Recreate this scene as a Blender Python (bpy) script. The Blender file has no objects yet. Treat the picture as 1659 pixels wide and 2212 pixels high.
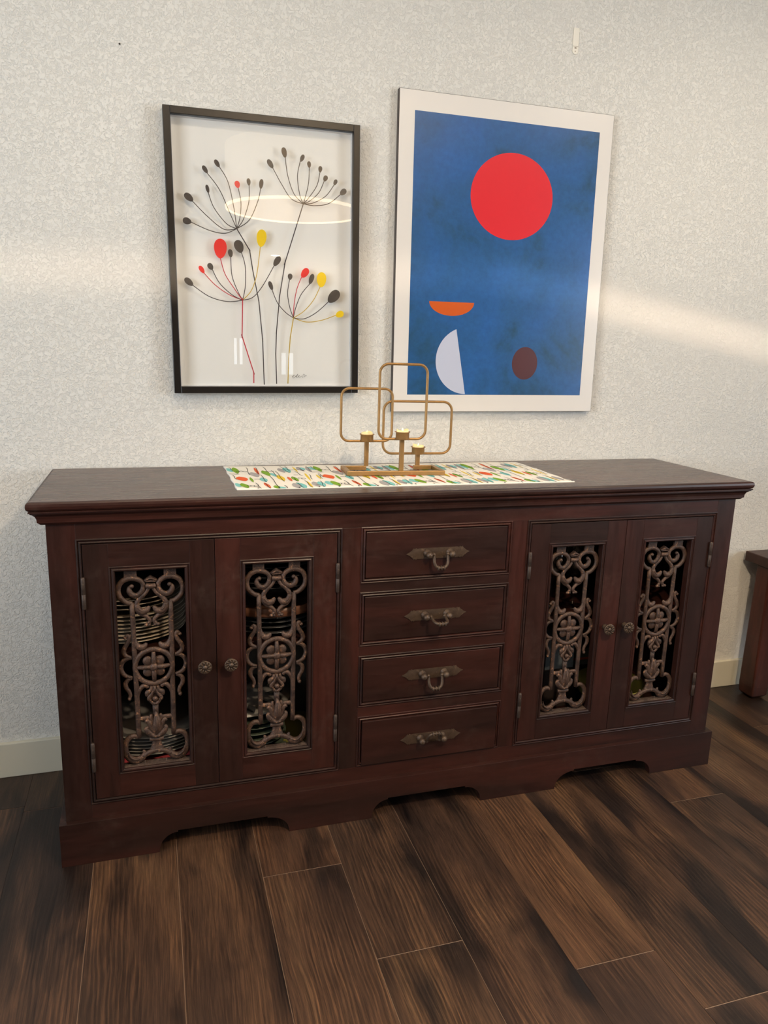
import bpy, bmesh, math, random
from mathutils import Vector, Matrix
random.seed(7)
PI = math.pi
scene = bpy.context.scene
COL = scene.collection
GAP, YAW = 0.0243, -0.0032          # sideboard stands this far off the wall, turned a hair
H = 0.8948                          # sideboard top
YF = -0.4243                        # face frame plane, sideboard coordinates

# ------------------------------------------------------------------ materials
def srgb(r, g, b):
    f = lambda c: (c/255/12.92) if c/255 <= .04045 else ((c/255+.055)/1.055)**2.4
    return (f(r), f(g), f(b), 1)

class NM:
    def __init__(s, name):
        s.m = bpy.data.materials.new(name); s.m.use_nodes = True
        s.t = s.m.node_tree; s.n = s.t.nodes; s.l = s.t.links
        s.b = s.n['Principled BSDF']
    def new(s, typ, **k):
        n = s.n.new(typ)
        for a, v in k.items(): setattr(n, a, v)
        return n
    def link(s, a, b): s.l.new(a, b)
    def set(s, **k):
        for a, v in k.items(): s.b.inputs[a.replace('_', ' ')].default_value = v
        return s
    def coords(s, scale=(1, 1, 1), island=False, kind='Object'):
        tc = s.new('ShaderNodeTexCoord'); mp = s.new('ShaderNodeMapping'); mp.inputs['Scale'].default_value = scale
        if island:
            g = s.new('ShaderNodeNewGeometry'); oi = s.new('ShaderNodeObjectInfo')
            ad = s.new('ShaderNodeMath', operation='ADD'); s.link(g.outputs['Random Per Island'], ad.inputs[0]); s.link(oi.outputs['Random'], ad.inputs[1])
            mu = s.new('ShaderNodeMath', operation='MULTIPLY'); mu.inputs[1].default_value = 37.0; s.link(ad.outputs[0], mu.inputs[0])
            va = s.new('ShaderNodeVectorMath', operation='ADD'); s.link(tc.outputs[kind], va.inputs[0]); s.link(mu.outputs[0], va.inputs[1])
            s.link(va.outputs[0], mp.inputs['Vector']); s.rand = ad.outputs[0]
        else: s.link(tc.outputs[kind], mp.inputs['Vector'])
        return mp.outputs[0]
    def noise(s, vec, scale, detail=4, rough=.55, dist=0):
        n = s.new('ShaderNodeTexNoise'); n.inputs['Scale'].default_value = scale; n.inputs['Detail'].default_value = detail
        n.inputs['Roughness'].default_value = rough; n.inputs['Distortion'].default_value = dist
        s.link(vec, n.inputs['Vector']); return n.outputs['Fac']
    def ramp(s, fac, stops):
        r = s.new('ShaderNodeValToRGB'); e = r.color_ramp.elements
        while len(e) < len(stops): e.new(.5)
        for i, (p, c) in enumerate(stops):
            e[i].position = p; e[i].color = c if len(c) == 4 else (*c, 1)
        s.link(fac, r.inputs[0]); return r.outputs[0]
    def mix(s, fac, a, b, mode='MIX'):
        m = s.new('ShaderNodeMix', data_type='RGBA', blend_type=mode)
        for sock, v in ((m.inputs[0], fac), (m.inputs[6], a), (m.inputs[7], b)):
            if hasattr(v, 'is_output'): s.link(v, sock)
            else: sock.default_value = v
        return m.outputs[2]
    def math(s, op, a, b=None, c=None):
        m = s.new('ShaderNodeMath', operation=op)
        for i, v in enumerate((a, b, c)):
            if v is None: continue
            if hasattr(v, 'is_output'): s.link(v, m.inputs[i])
            else: m.inputs[i].default_value = v
        return m.outputs[0]
    def bump(s, h, strength=.3, dist=.002):
        b = s.new('ShaderNodeBump'); b.inputs['Strength'].default_value = strength; b.inputs['Distance'].default_value = dist
        s.link(h, b.inputs['Height']); s.link(b.outputs[0], s.b.inputs['Normal']); return s

def plain(name, col, rough=.5, metal=0, spec=.5, coat=0, emis=None, es=0):
    n = NM(name).set(Base_Color=col, Roughness=rough, Metallic=metal)
    n.b.inputs['Specular IOR Level'].default_value = spec
    n.b.inputs['Coat Weight'].default_value = coat
    if emis: n.b.inputs['Emission Color'].default_value = emis; n.b.inputs['Emission Strength'].default_value = es
    return n.m

def wood_mat(name, axis, dark=1.0, top=False):
    n = NM(name)
    sc = {'x': (1.2, 9, 9), 'z': (9, 9, 1.2), 'y': (9, 1.2, 9)}[axis]
    v = n.coords(sc, island=True)
    big = n.noise(v, .9, 3, .5, .6); fine = n.noise(v, 9, 8, .7, .3)
    sc2 = {'x': (2, 60, 60), 'z': (60, 60, 2), 'y': (60, 2, 60)}[axis]
    v2 = n.coords(sc2); fib = n.noise(v2, 4, 4, .6)
    d = dark
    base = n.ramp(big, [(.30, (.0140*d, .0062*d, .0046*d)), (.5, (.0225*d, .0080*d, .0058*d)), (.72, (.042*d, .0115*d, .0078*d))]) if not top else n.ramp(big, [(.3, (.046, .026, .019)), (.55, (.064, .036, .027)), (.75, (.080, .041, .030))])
    br = n.ramp(n.rand and n.math('FRACT', n.math('MULTIPLY', n.rand, 7.3)), [(0, (.86, .88, .90)), (.5, (1, 1, 1)), (1, (1.16, 1.02, .98))])
    base = n.mix(1.0, base, br, 'MULTIPLY')
    base = n.mix(1.0, base, n.ramp(fine, [(.25, (.62, .62, .62)), (.75, (1.3, 1.3, 1.3))]), 'MULTIPLY')
    vw = n.coords((1, 1, 1)); dust = n.math('MULTIPLY', n.ramp(n.noise(vw, 5, 4, .6), [(.52, (0, 0, 0)), (.68, (1, 1, 1))]), n.ramp(n.noise(vw, 45, 5, .7), [(.45, (.1, .1, .1)), (.65, (1, 1, 1))]))
    base = n.mix(n.math('MULTIPLY', dust, .30), base, (.075, .052, .042, 1))
    n.link(base, n.b.inputs['Base Color'])
    n.link(n.math('MULTIPLY_ADD', fine, .25, .27 if not top else .16), n.b.inputs['Roughness'])
    n.b.inputs['Specular IOR Level'].default_value = .36
    n.bump(fib, .12 if not top else .03, .0006)
    return n.m

WX, WZ, WY = wood_mat('mahogany_stain_x', 'x'), wood_mat('mahogany_stain_z', 'z'), wood_mat('mahogany_stain_y', 'y')
WTOP = wood_mat('mahogany_top_glare', 'x', 1.0, True)  # glare on the top boards put into a lighter, greyer base colour
WDARK = plain('dark_brown_wood', (.018, .009, .006, 1), .7)  # one even dark brown, used on both cartons
WTABLE = wood_mat('side_table_wood', 'z', 2.0); WTABLEX = wood_mat('side_table_wood_x', 'x', 2.2)

def wall_mat():
    n = NM('orange_peel_plaster'); v = n.coords((1, 1, 1))
    a = n.noise(v, 112, 4, .6, 1.2); b = n.noise(v, 160, 2, .5, .5); c = n.noise(v, 1.3, 2)
    h = n.math('ADD', n.ramp(a, [(.36, (0, 0, 0)), (.52, (1, 1, 1))]), n.math('MULTIPLY', b, .25))
    n.link(n.ramp(c, [(.3, (.785, .768, .715)), (.7, (.805, .788, .735))]), n.b.inputs['Base Color'])
    n.set(Roughness=.62); n.b.inputs['Specular IOR Level'].default_value = .35
    n.bump(h, .56, .0028); return n.m
WALL = wall_mat()
TRIM = plain('trim_paint', (.70, .66, .53, 1), .4)
CEIL = plain('ceiling_paint', (.78, .75, .70, 1), .8)

def floor_mat():
    n = NM('plank_floor')
    tc = n.new('ShaderNodeTexCoord'); g = n.new('ShaderNodeNewGeometry'); rnd = g.outputs['Random Per Island']
    off = n.math('MULTIPLY', rnd, 43.0); va = n.new('ShaderNodeVectorMath', operation='ADD'); n.link(tc.outputs['Object'], va.inputs[0]); n.link(off, va.inputs[1])
    def mp(vec, sc):
        m = n.new('ShaderNodeMapping'); m.inputs['Scale'].default_value = sc; n.link(vec, m.inputs['Vector']); return m.outputs[0]
    wn = n.new('ShaderNodeTexNoise'); wn.inputs['Scale'].default_value = 1.0; wn.inputs['Detail'].default_value = 2; n.link(mp(va.outputs[0], (7, 2.6, 1)), wn.inputs['Vector'])
    ws = n.new('ShaderNodeVectorMath', operation='MULTIPLY_ADD'); n.link(wn.outputs['Color'], ws.inputs[0]); ws.inputs[1].default_value = (.030, .06, 0); n.link(va.outputs[0], ws.inputs[2])
    V = ws.outputs[0]
    big = n.noise(mp(V, (9, 1.3, 1)), .6, 4, .6, .6)
    patch = n.noise(mp(V, (6.0, 1.6, 1)), 1.3, 3, .5, .5)
    grain = n.noise(mp(V, (75, 3.4, 1)), 2.6, 6, .72, .3)
    fine = n.noise(mp(V, (260, 7, 1)), 2.0, 4, .65, .3)
    w = n.new('ShaderNodeTexWave', wave_type='BANDS', bands_direction='X'); w.inputs['Scale'].default_value = 30; w.inputs['Distortion'].default_value = 7; w.inputs['Detail'].default_value = 3; w.inputs['Detail Scale'].default_value = 1.2
    n.link(mp(V, (1, .10, 1)), w.inputs['Vector'])
    lines = n.ramp(w.outputs['Fac'], [(.30, (.80, .78, .76)), (.62, (1, 1, 1)), (.9, (1.40, 1.34, 1.2))])
    mask = n.ramp(n.noise(mp(V, (8, 2.2, 1)), 1.1, 2), [(.42, (0, 0, 0)), (.58, (1, 1, 1))])
    base = n.ramp(big, [(.30, (.025, .0155, .0125)), (.44, (.041, .0245, .018)), (.56, (.067, .039, .0255)), (.72, (.102, .063, .038))])
    tint = n.ramp(n.math('FRACT', n.math('MULTIPLY', rnd, 5.7)), [(0, (.80, .76, .78)), (.4, (.95, .92, .92)), (.7, (1.02, 1, .95)), (1, (1.12, 1.0, .92))])
    base = n.mix(1.0, base, tint, 'MULTIPLY')
    base = n.mix(1.0, base, n.ramp(patch, [(.37, (.26, .28, .36)), (.44, (.58, .58, .62)), (.51, (1.05, 1.03, 1.0)), (1, (1.35, 1.32, 1.2))]), 'MULTIPLY')
    base = n.mix(mask, base, n.mix(1.0, base, lines, 'MULTIPLY'))
    base = n.mix(1.0, base, n.ramp(grain, [(.32, (.72, .70, .68)), (.5, (.97, .97, .97)), (.68, (1.42, 1.36, 1.25))]), 'MULTIPLY')
    base = n.mix(1.0, base, n.ramp(fine, [(.36, (.70, .70, .70)), (.5, (.98, .98, .98)), (.62, (1.42, 1.36, 1.25))]), 'MULTIPLY')
    vo = n.new('ShaderNodeTexVoronoi'); vo.inputs['Scale'].default_value = 1.0; n.link(mp(V, (4.2, 2.1, 1)), vo.inputs['Vector'])
    base = n.mix(n.ramp(vo.outputs['Distance'], [(.035, (.85, .85, .85)), (.13, (0, 0, 0))]), base, (.008, .007, .008, 1))
    n.link(base, n.b.inputs['Base Color'])
    n.link(n.math('MULTIPLY_ADD', grain, .22, .29), n.b.inputs['Roughness'])
    n.b.inputs['Specular IOR Level'].default_value = .42
    n.bump(n.math('ADD', grain, n.math('MULTIPLY', fine, .8)), .4, .0012); return n.m
FLOOR = floor_mat()
SEAM = plain('worn_plank_edge', (.23, .16, .115, 1), .7)
SEAMD = plain('dark_plank_gap', (.02, .012, .01, 1), .8)

def iron_mat(name, c1, c2, c3, metal=.35, rough=.5, bs=.5, sc=90, wear=.56, fm=1.0):
    n = NM(name); v = n.coords((1, 1, 1)); a = n.noise(v, sc, 6, .7, .4); b = n.noise(v, sc*.35, 4, .6); f = n.noise(v, sc*3.5, 3, .6)
    base = n.ramp(b, [(.35, c1), (.62, c2)])
    base = n.mix(n.ramp(a, [(wear, (0, 0, 0)), (wear+.10, (1, 1, 1))]), base, (*c3, 1))
    base = n.mix(1.0, base, n.ramp(f, [(.3, (1-.45*fm,)*3), (.7, (1+.4*fm,)*3)]), 'MULTIPLY')
    n.link(base, n.b.inputs['Base Color']); n.set(Metallic=metal)
    n.link(n.math('MULTIPLY_ADD', a, .45, rough-.22), n.b.inputs['Roughness'])
    n.bump(n.math('ADD', a, n.math('MULTIPLY', f, .45)), bs, .0016); return n.m
IRON = iron_mat('rusty_cast_iron', (.036, .020, .0145), (.088, .050, .035), (.33, .165, .085), .30, .50, .85, 110, .575)
BRONZE = iron_mat('aged_bronze', (.052, .032, .021), (.080, .052, .034), (.15, .095, .060), .35, .46, .30, 130, .60, .3)
HINGE = iron_mat('hinge_steel', (.035, .024, .019), (.065, .045, .036), (.13, .095, .075), .35, .5, .4, 90, .58, .4)
BRASS = iron_mat('brushed_brass', (.33, .190, .074), (.37, .220, .088), (.42, .26, .11), .65, .42, .05, 40, .62, .08)

BLACKF = plain('black_frame', (.010, .008, .007, 1), .32)
WHITEB = plain('art_backing', (.84, .82, .78, 1), .7)
def glass_mat(name, refl=1.0, rough=0.0, tint=(.985, .99, .985, 1)):
    m = bpy.data.materials.new(name); m.use_nodes = True; t = m.node_tree; t.nodes.clear()
    o = t.nodes.new('ShaderNodeOutputMaterial'); mx = t.nodes.new('ShaderNodeMixShader'); tr = t.nodes.new('ShaderNodeBsdfTransparent')
    gl = t.nodes.new('ShaderNodeBsdfGlossy'); fr = t.nodes.new('ShaderNodeLayerWeight'); fr.inputs['Blend'].default_value = .5
    pw = t.nodes.new('ShaderNodeMath'); pw.operation = 'POWER'; pw.inputs[1].default_value = 5.0
    mu = t.nodes.new('ShaderNodeMath'); mu.operation = 'MULTIPLY_ADD'; mu.inputs[1].default_value = .92; mu.inputs[2].default_value = .045*refl
    tr.inputs[0].default_value = tint; gl.inputs['Roughness'].default_value = rough
    t.links.new(fr.outputs['Facing'], pw.inputs[0]); t.links.new(pw.outputs[0], mu.inputs[0]); t.links.new(mu.outputs[0], mx.inputs[0]); t.links.new(tr.outputs[0], mx.inputs[1])
    t.links.new(gl.outputs[0], mx.inputs[2]); t.links.new(mx.outputs[0], o.inputs[0]); return m
GLASS = glass_mat('picture_glass', 1.3)
WINEG = glass_mat('wine_glass', 1.6, .02, (.9, .93, .92, 1))

# ------------------------------------------------------------------ mesh helper
class MB:
    def __init__(s): s.bm = bmesh.new(); s.mi = 0
    def face(s, vs, smooth=False):
        try: f = s.bm.faces.new(vs)
        except ValueError: return
        f.material_index = s.mi; f.smooth = smooth; return f
    def poly(s, pts, smooth=False): return s.face([s.bm.verts.new(p) for p in pts], smooth)
    def box(s, x0, x1, y0, y1, z0, z1):
        if x0 > x1: x0, x1 = x1, x0
        if y0 > y1: y0, y1 = y1, y0
        if z0 > z1: z0, z1 = z1, z0
        v = [s.bm.verts.new((x, y, z)) for x in (x0, x1) for y in (y0, y1) for z in (z0, z1)]
        for q in ((0, 1, 3, 2), (4, 6, 7, 5), (0, 4, 5, 1), (2, 3, 7, 6), (0, 2, 6, 4), (1, 5, 7, 3)): s.face([v[i] for i in q])
        return s
    def prism(s, pts, y0, y1, axis='y'):
        mk = (lambda a, b, t: (a, t, b)) if axis == 'y' else (lambda a, b, t: (a, b, t)) if axis == 'z' else (lambda a, b, t: (t, a, b))
        A = [s.bm.verts.new(mk(a, b, y0)) for a, b in pts]; B = [s.bm.verts.new(mk(a, b, y1)) for a, b in pts]; n = len(pts)
        s.face(A); s.face(B[::-1])
        for i in range(n): s.face([A[i], B[i], B[(i+1) % n], A[(i+1) % n]])
        return s
    def tube(s, pts, rad, seg=10, squash=1.0, close=False, smooth_steps=4, flat=(0, 1, 0), cap=True):
        P = [Vector(p) for p in pts]; n = len(P)
        R = [rad]*n if isinstance(rad, (int, float)) else list(rad)
        if len(R) != n: R = [R[0] + (R[-1]-R[0])*i/(n-1) for i in range(n)] if len(R) == 2 else R
        Q, S = [], []
        if smooth_steps > 1:
            m = n if close else n-1
            for i in range(m):
                g = lambda k: P[k % n] if close else P[min(max(k, 0), n-1)]
                p0, p1, p2, p3 = g(i-1), g(i), g(i+1), g(i+2)
                for k in range(smooth_steps):
                    t = k/smooth_steps
                    Q.append(.5*((2*p1)+(-p0+p2)*t+(2*p0-5*p1+4*p2-p3)*t*t+(-p0+3*p1-3*p2+p3)*t**3))
                    S.append(R[i]*(1-t)+R[(i+1) % n]*t)
            if not close: Q.append(P[-1]); S.append(R[-1])
        else: Q, S = P, R
        rings = []; F = Vector(flat)
        for i, q in enumerate(Q):
            a = Q[(i-1) % len(Q)] if close or i else q; b = Q[(i+1) % len(Q)] if close or i < len(Q)-1 else q
            T = (b-a).normalized(); n1 = F - F.dot(T)*T
            if n1.length < 1e-4: n1 = Vector((1, 0, 0)) - T.x*T
            n1.normalize(); n2 = T.cross(n1).normalized()
            rings.append([s.bm.verts.new(q + n1*math.cos(2*PI*k/seg)*S[i]*squash + n2*math.sin(2*PI*k/seg)*S[i]) for k in range(seg)])
        m = len(rings)
        for i in range(m if close else m-1):
            A, B = rings[i], rings[(i+1) % m]
            for k in range(seg): s.face([A[k], A[(k+1) % seg], B[(k+1) % seg], B[k]], True)
        if not close and cap: s.face(rings[0][::-1], True); s.face(rings[-1], True)
        return s
    def ball(s, c, r, u=12, v=8, M=None):
        r = (r, r, r) if isinstance(r, (int, float)) else r
        c = Vector(c); rows = []
        for j in range(v+1):
            ph = PI*j/v; row = []
            for i in range(u if 0 < j < v else 1):
                th = 2*PI*i/u; p = Vector((r[0]*math.sin(ph)*math.cos(th), r[1]*math.sin(ph)*math.sin(th), r[2]*math.cos(ph)))
                if M is not None: p = M @ p
                row.append(s.bm.verts.new(c+p))
            rows.append(row)
        for j in range(v):
            A, B = rows[j], rows[j+1]
            for i in range(u):
                if len(A) == 1: s.face([A[0], B[i], B[(i+1) % u]], True)
                elif len(B) == 1: s.face([A[i], B[0], A[(i+1) % u]], True)
                else: s.face([A[i], B[i], B[(i+1) % u], A[(i+1) % u]], True)
        return s
    def lathe(s, prof, c=(0, 0, 0), axis='z', seg=28, smooth=True):
        c = Vector(c); rows = []
        for r, h in prof:
            row = []
            for k in range(seg if r > 1e-6 else 1):
                a = 2*PI*k/seg; x, y = r*math.cos(a), r*math.sin(a)
                row.append(s.bm.verts.new(c + Vector((x, y, h) if axis == 'z' else (x, -h, y))))
            rows.append(row)
        for A, B in zip(rows, rows[1:]):
            for k in range(seg):
                k2 = (k+1) % seg
                if len(A) == 1 and len(B) == 1: break
                if len(A) == 1: s.face([A[0], B[k], B[k2]], smooth)
                elif len(B) == 1: s.face([A[k], B[0], A[k2]], smooth)
                else: s.face([A[k], B[k], B[k2], A[k2]], smooth)
        return s
    def bead(s, x0, x1, z0, z1, y, prof):
        """moulding swept round a rectangular opening; prof = (inward, outward) pairs"""
        rows = []
        for u, h in prof:
            rows.append([s.bm.verts.new(p) for p in ((x0+u, y-h, z0+u), (x1-u, y-h, z0+u), (x1-u, y-h, z1-u), (x0+u, y-h, z1-u))])
        for A, B in zip(rows, rows[1:]):
            for k in range(4): s.face([A[k], A[(k+1) % 4], B[(k+1) % 4], B[k]])
        return s
    def build(s, name, mats, parent=None, loc=None, rot=None, bevel=0, recalc=True, auto=None):
        if recalc: bmesh.ops.recalc_face_normals(s.bm, faces=s.bm.faces)
        me = bpy.data.meshes.new(name); s.bm.to_mesh(me); s.bm.free()
        for m in (mats if isinstance(mats, (list, tuple)) else [mats]): me.materials.append(m)
        o = bpy.data.objects.new(name, me); COL.objects.link(o)
        if parent: o.parent = parent
        if loc: o.location = loc
        if rot: o.rotation_euler = rot
        if bevel:
            b = o.modifiers.new('soft_edges', 'BEVEL'); b.width = bevel; b.segments = 2; b.limit_method = 'ANGLE'; b.angle_limit = math.radians(40)
        return o

def tag(o, label=None, cat=None, group=None, kind=None):
    if label: o['label'] = label
    if cat: o['category'] = cat
    if group: o['group'] = group
    if kind: o['kind'] = kind
    return o
def thing(name, label, cat, loc=(0, 0, 0), rot=(0, 0, 0), group=None):
    o = bpy.data.objects.new(name, None); o.empty_display_size = .1; COL.objects.link(o); o.location = loc; o.rotation_euler = rot
    return tag(o, label, cat, group)
def copy_tree(o, parent=None, sub=None):
    c = o.copy(); COL.objects.link(c)
    if parent: c.parent = parent
    for ch in list(o.children): copy_tree(ch, c)
    return c

SEEDS= [('g', -0.5742, 1.6071, -0.675, 0.0128, 0.0084), ('g', -0.58, 1.548, -0.216, 0.0107, 0.0085), ('g', -0.531, 1.679, -0.955, 0.01, 0.0056), ('g', -0.4999, 1.6963, -0.98, 0.0099, 0.0057), ('g', -0.5257, 1.6318, -1.336, 0.0099, 0.0046), ('r', -0.448, 1.6494, -1.326, 0.0087, 0.0069), ('b', -0.4181, 1.6582, -1.454, 0.0086, 0.0051), ('b', -0.3847, 1.6559, -1.704, 0.012, 0.0055), ('g', -0.3601, 1.7084, -0.973, 0.0117, 0.0066), ('b', -0.3226, 1.7401, -1.359, 0.0124, 0.007), ('g', -0.2739, 1.7307, -2.011, 0.0096, 0.0053), ('b', -0.2548, 1.7165, -1.47, 0.0079, 0.0053), ('b', -0.2238, 1.7075, -1.66, 0.0078, 0.0054), ('b', -0.2092, 1.6853, -2.023, 0.0078, 0.0061), ('g', -0.1812, 1.6778, -2.023, 0.0078, 0.0051), ('g', -0.1588, 1.6544, -2.403, 0.0105, 0.0074), ('g', -0.5795, 1.3942, -0.704, 0.013, 0.0079), ('r', -0.5452, 1.4276, -0.969, 0.0104, 0.0058), ('g', -0.5222, 1.4367, -0.998, 0.009, 0.0072), ('r', -0.4952, 1.4843, -1.604, 0.0241, 0.0168), ('g', -0.4687, 1.4739, -1.439, 0.0099, 0.0063), ('g', -0.4456, 1.4928, -1.205, 0.016, 0.0122), ('y', -0.3849, 1.5181, -1.677, 0.0216, 0.0132), ('g', -0.3428, 1.4608, -2.155, 0.0145, 0.008), ('g', -0.3601, 1.3953, -1.217, 0.0118, 0.0057), ('g', -0.3063, 1.422, -1.62, 0.0081, 0.0065), ('r', -0.2648, 1.4342, -2.207, 0.0143, 0.0094), ('g', -0.2463, 1.4189, -1.906, 0.014, 0.0067), ('y', -0.2174, 1.4186, -1.622, 0.0194, 0.0135), ('g', -0.1817, 1.3746, -2.332, 0.0207, 0.0137), ('y', -0.1632, 1.3268, -2.766, 0.0117, 0.009)]
STEMS= [('g', [(-0.5663, 1.5996), (-0.5282, 1.5642), (-0.4856, 1.5344), (-0.4509, 1.5379)]), ('g', [(-0.5695, 1.5457), (-0.5218, 1.5283), (-0.4821, 1.5241), (-0.4509, 1.5379)]), ('g', [(-0.5259, 1.6707), (-0.4947, 1.6321), (-0.4669, 1.5723), (-0.4509, 1.5379)]), ('g', [(-0.4944, 1.6891), (-0.4728, 1.6544), (-0.4592, 1.5972), (-0.4509, 1.5379)]), ('g', [(-0.5238, 1.6221), (-0.5099, 1.5863), (-0.4781, 1.5489), (-0.4509, 1.5379)]), ('g', [(-0.4459, 1.641), (-0.4391, 1.6057), (-0.4421, 1.5672), (-0.4509, 1.5379)]), ('g', [(-0.4167, 1.6497), (-0.4182, 1.6074), (-0.4341, 1.5608), (-0.4509, 1.5379)]), ('g', [(-0.3863, 1.644), (-0.395, 1.6093), (-0.4176, 1.5621), (-0.4509, 1.5379)]), ('d', [(-0.3535, 1.6987), (-0.3297, 1.66), (-0.3033, 1.6254), (-0.2702, 1.615)]), ('d', [(-0.32, 1.728), (-0.3129, 1.6823), (-0.2958, 1.6384), (-0.2702, 1.615)]), ('d', [(-0.2791, 1.7226), (-0.2865, 1.6847), (-0.2806, 1.6396), (-0.2702, 1.615)]), ('d', [(-0.254, 1.7086), (-0.256, 1.6699), (-0.2634, 1.6375), (-0.2702, 1.615)]), ('d', [(-0.2245, 1.6997), (-0.2329, 1.6648), (-0.2557, 1.6311), (-0.2702, 1.615)]), ('d', [(-0.2126, 1.6783), (-0.227, 1.6477), (-0.2518, 1.6243), (-0.2702, 1.615)]), ('d', [(-0.1846, 1.6708), (-0.2075, 1.6404), (-0.2421, 1.6198), (-0.2702, 1.615)]), ('d', [(-0.1666, 1.6473), (-0.1995, 1.6214), (-0.2382, 1.613), (-0.2702, 1.615)]), ('d', [(-0.5696, 1.3858), (-0.5253, 1.3582), (-0.4776, 1.3477), (-0.4376, 1.3532)]), ('r', [(-0.5393, 1.419), (-0.5101, 1.3895), (-0.4736, 1.3661), (-0.4376, 1.3532)]), ('d', [(-0.5173, 1.4291), (-0.499, 1.3955), (-0.4662, 1.3664), (-0.4376, 1.3532)]), ('r', [(-0.496, 1.4616), (-0.4839, 1.4196), (-0.4586, 1.3813), (-0.4376, 1.3532)]), ('d', [(-0.4681, 1.464), (-0.4655, 1.417), (-0.4512, 1.378), (-0.4376, 1.3532)]), ('d', [(-0.4399, 1.4793), (-0.4299, 1.4441), (-0.4301, 1.39), (-0.4376, 1.3532)]), ('y', [(-0.388, 1.4969), (-0.3983, 1.4243), (-0.4137, 1.3799), (-0.4376, 1.3532)]), ('d', [(-0.3508, 1.4487), (-0.3834, 1.3923), (-0.4101, 1.3618), (-0.4376, 1.3532)]), ('d', [(-0.3567, 1.3849), (-0.3414, 1.3501), (-0.3182, 1.325), (-0.2967, 1.3116)]), ('d', [(-0.3079, 1.4138), (-0.3132, 1.3774), (-0.3073, 1.3405), (-0.2967, 1.3116)]), ('r', [(-0.2741, 1.4226), (-0.2872, 1.3898), (-0.2949, 1.3485), (-0.2967, 1.3116)]), ('d', [(-0.2509, 1.4057), (-0.2754, 1.3755), (-0.2909, 1.3374), (-0.2967, 1.3116)]), ('y', [(-0.2212, 1.399), (-0.2399, 1.3622), (-0.2673, 1.3309), (-0.2967, 1.3116)]), ('d', [(-0.1968, 1.3596), (-0.2316, 1.3286), (-0.2672, 1.3101), (-0.2967, 1.3116)]), ('y', [(-0.1733, 1.3241), (-0.2154, 1.3083), (-0.2592, 1.3017), (-0.2967, 1.3116)]), ('D', [(-0.4509, 1.5379), (-0.4172, 1.485), (-0.4094, 1.4345), (-0.3931, 1.3515), (-0.3835, 1.2476), (-0.3799, 1.131)]), ('D', [(-0.2702, 1.615), (-0.3202, 1.4596), (-0.3356, 1.3689), (-0.3447, 1.2715), (-0.3468, 1.2107), (-0.3446, 1.1316)]), ('R', [(-0.4376, 1.3532), (-0.4403, 1.2571), (-0.4088, 1.1578), (-0.409, 1.1306)]), ('Y', [(-0.2967, 1.3116), (-0.3056, 1.2576), (-0.3102, 1.1963), (-0.3121, 1.132)])]
SIG= [[(-0.3004, 1.1487), (-0.2978, 1.149), (-0.2939, 1.1524), (-0.295, 1.1537), (-0.2978, 1.1507), (-0.2987, 1.1479), (-0.2967, 1.1452), (-0.2939, 1.1463), (-0.2894, 1.1508), (-0.2882, 1.1525), (-0.2899, 1.1486), (-0.2871, 1.1486), (-0.2835, 1.1564), (-0.2865, 1.1531), (-0.2877, 1.1481), (-0.2831, 1.1482), (-0.2786, 1.1515), (-0.2803, 1.1529), (-0.282, 1.1504), (-0.2803, 1.1479), (-0.2763, 1.1483), (-0.2724, 1.1511)], [(-0.2715, 1.1464), (-0.2695, 1.1484), (-0.2673, 1.1561), (-0.2627, 1.1529), (-0.2639, 1.1496), (-0.2667, 1.1479)], [(-0.2627, 1.1513), (-0.2605, 1.1518), (-0.2576, 1.1527)]]
RSH= [('t', (-0.493, -0.061), (-0.485, -0.124), 0.03), ('g', (-0.475, -0.049), (-0.473, -0.152), 0.028), ('r', (-0.418, -0.055), (-0.419, -0.177), 0.014), ('g', (-0.402, -0.106), (-0.394, -0.197), 0.03), ('a', (-0.435, -0.13), (-0.427, -0.207), 0.04), ('t', (-0.386, -0.145), (-0.378, -0.208), 0.02), ('a', (-0.352, -0.073), (-0.347, -0.15), 0.03), ('t', (-0.336, -0.065), (-0.333, -0.155), 0.03), ('y', (-0.309, -0.048), (-0.31, -0.154), 0.008), ('a', (-0.297, -0.059), (-0.292, -0.134), 0.03), ('t', (-0.288, -0.07), (-0.286, -0.119), 0.02), ('a', (-0.272, -0.062), (-0.274, -0.155), 0.02), ('t', (-0.259, -0.064), (-0.26, -0.145), 0.025), ('g', (-0.246, -0.065), (-0.246, -0.162), 0.022), ('o', (-0.475, -0.196), (-0.466, -0.263), 0.045), ('g', (-0.448, -0.208), (-0.448, -0.282), 0.012), ('t', (-0.418, -0.212), (-0.416, -0.278), 0.03), ('y', (-0.372, -0.183), (-0.367, -0.268), 0.028), ('r', (-0.35, -0.212), (-0.349, -0.279), 0.014), ('g', (-0.339, -0.213), (-0.333, -0.281), 0.022), ('y', (-0.295, -0.156), (-0.301, -0.285), 0.01), ('y', (-0.27, -0.195), (-0.27, -0.265), 0.01), ('t', (-0.492, -0.291), (-0.488, -0.348), 0.03), ('g', (-0.479, -0.293), (-0.471, -0.365), 0.03), ('r', (-0.422, -0.285), (-0.416, -0.363), 0.018), ('g', (-0.401, -0.327), (-0.394, -0.38), 0.03), ('t', (-0.391, -0.344), (-0.383, -0.382), 0.025), ('a', (-0.35, -0.303), (-0.348, -0.377), 0.03), ('t', (-0.339, -0.296), (-0.332, -0.379), 0.035), ('y', (-0.312, -0.284), (-0.314, -0.377), 0.01), ('a', (-0.298, -0.294), (-0.297, -0.364), 0.03), ('t', (-0.285, -0.296), (-0.282, -0.366), 0.028)]
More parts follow.
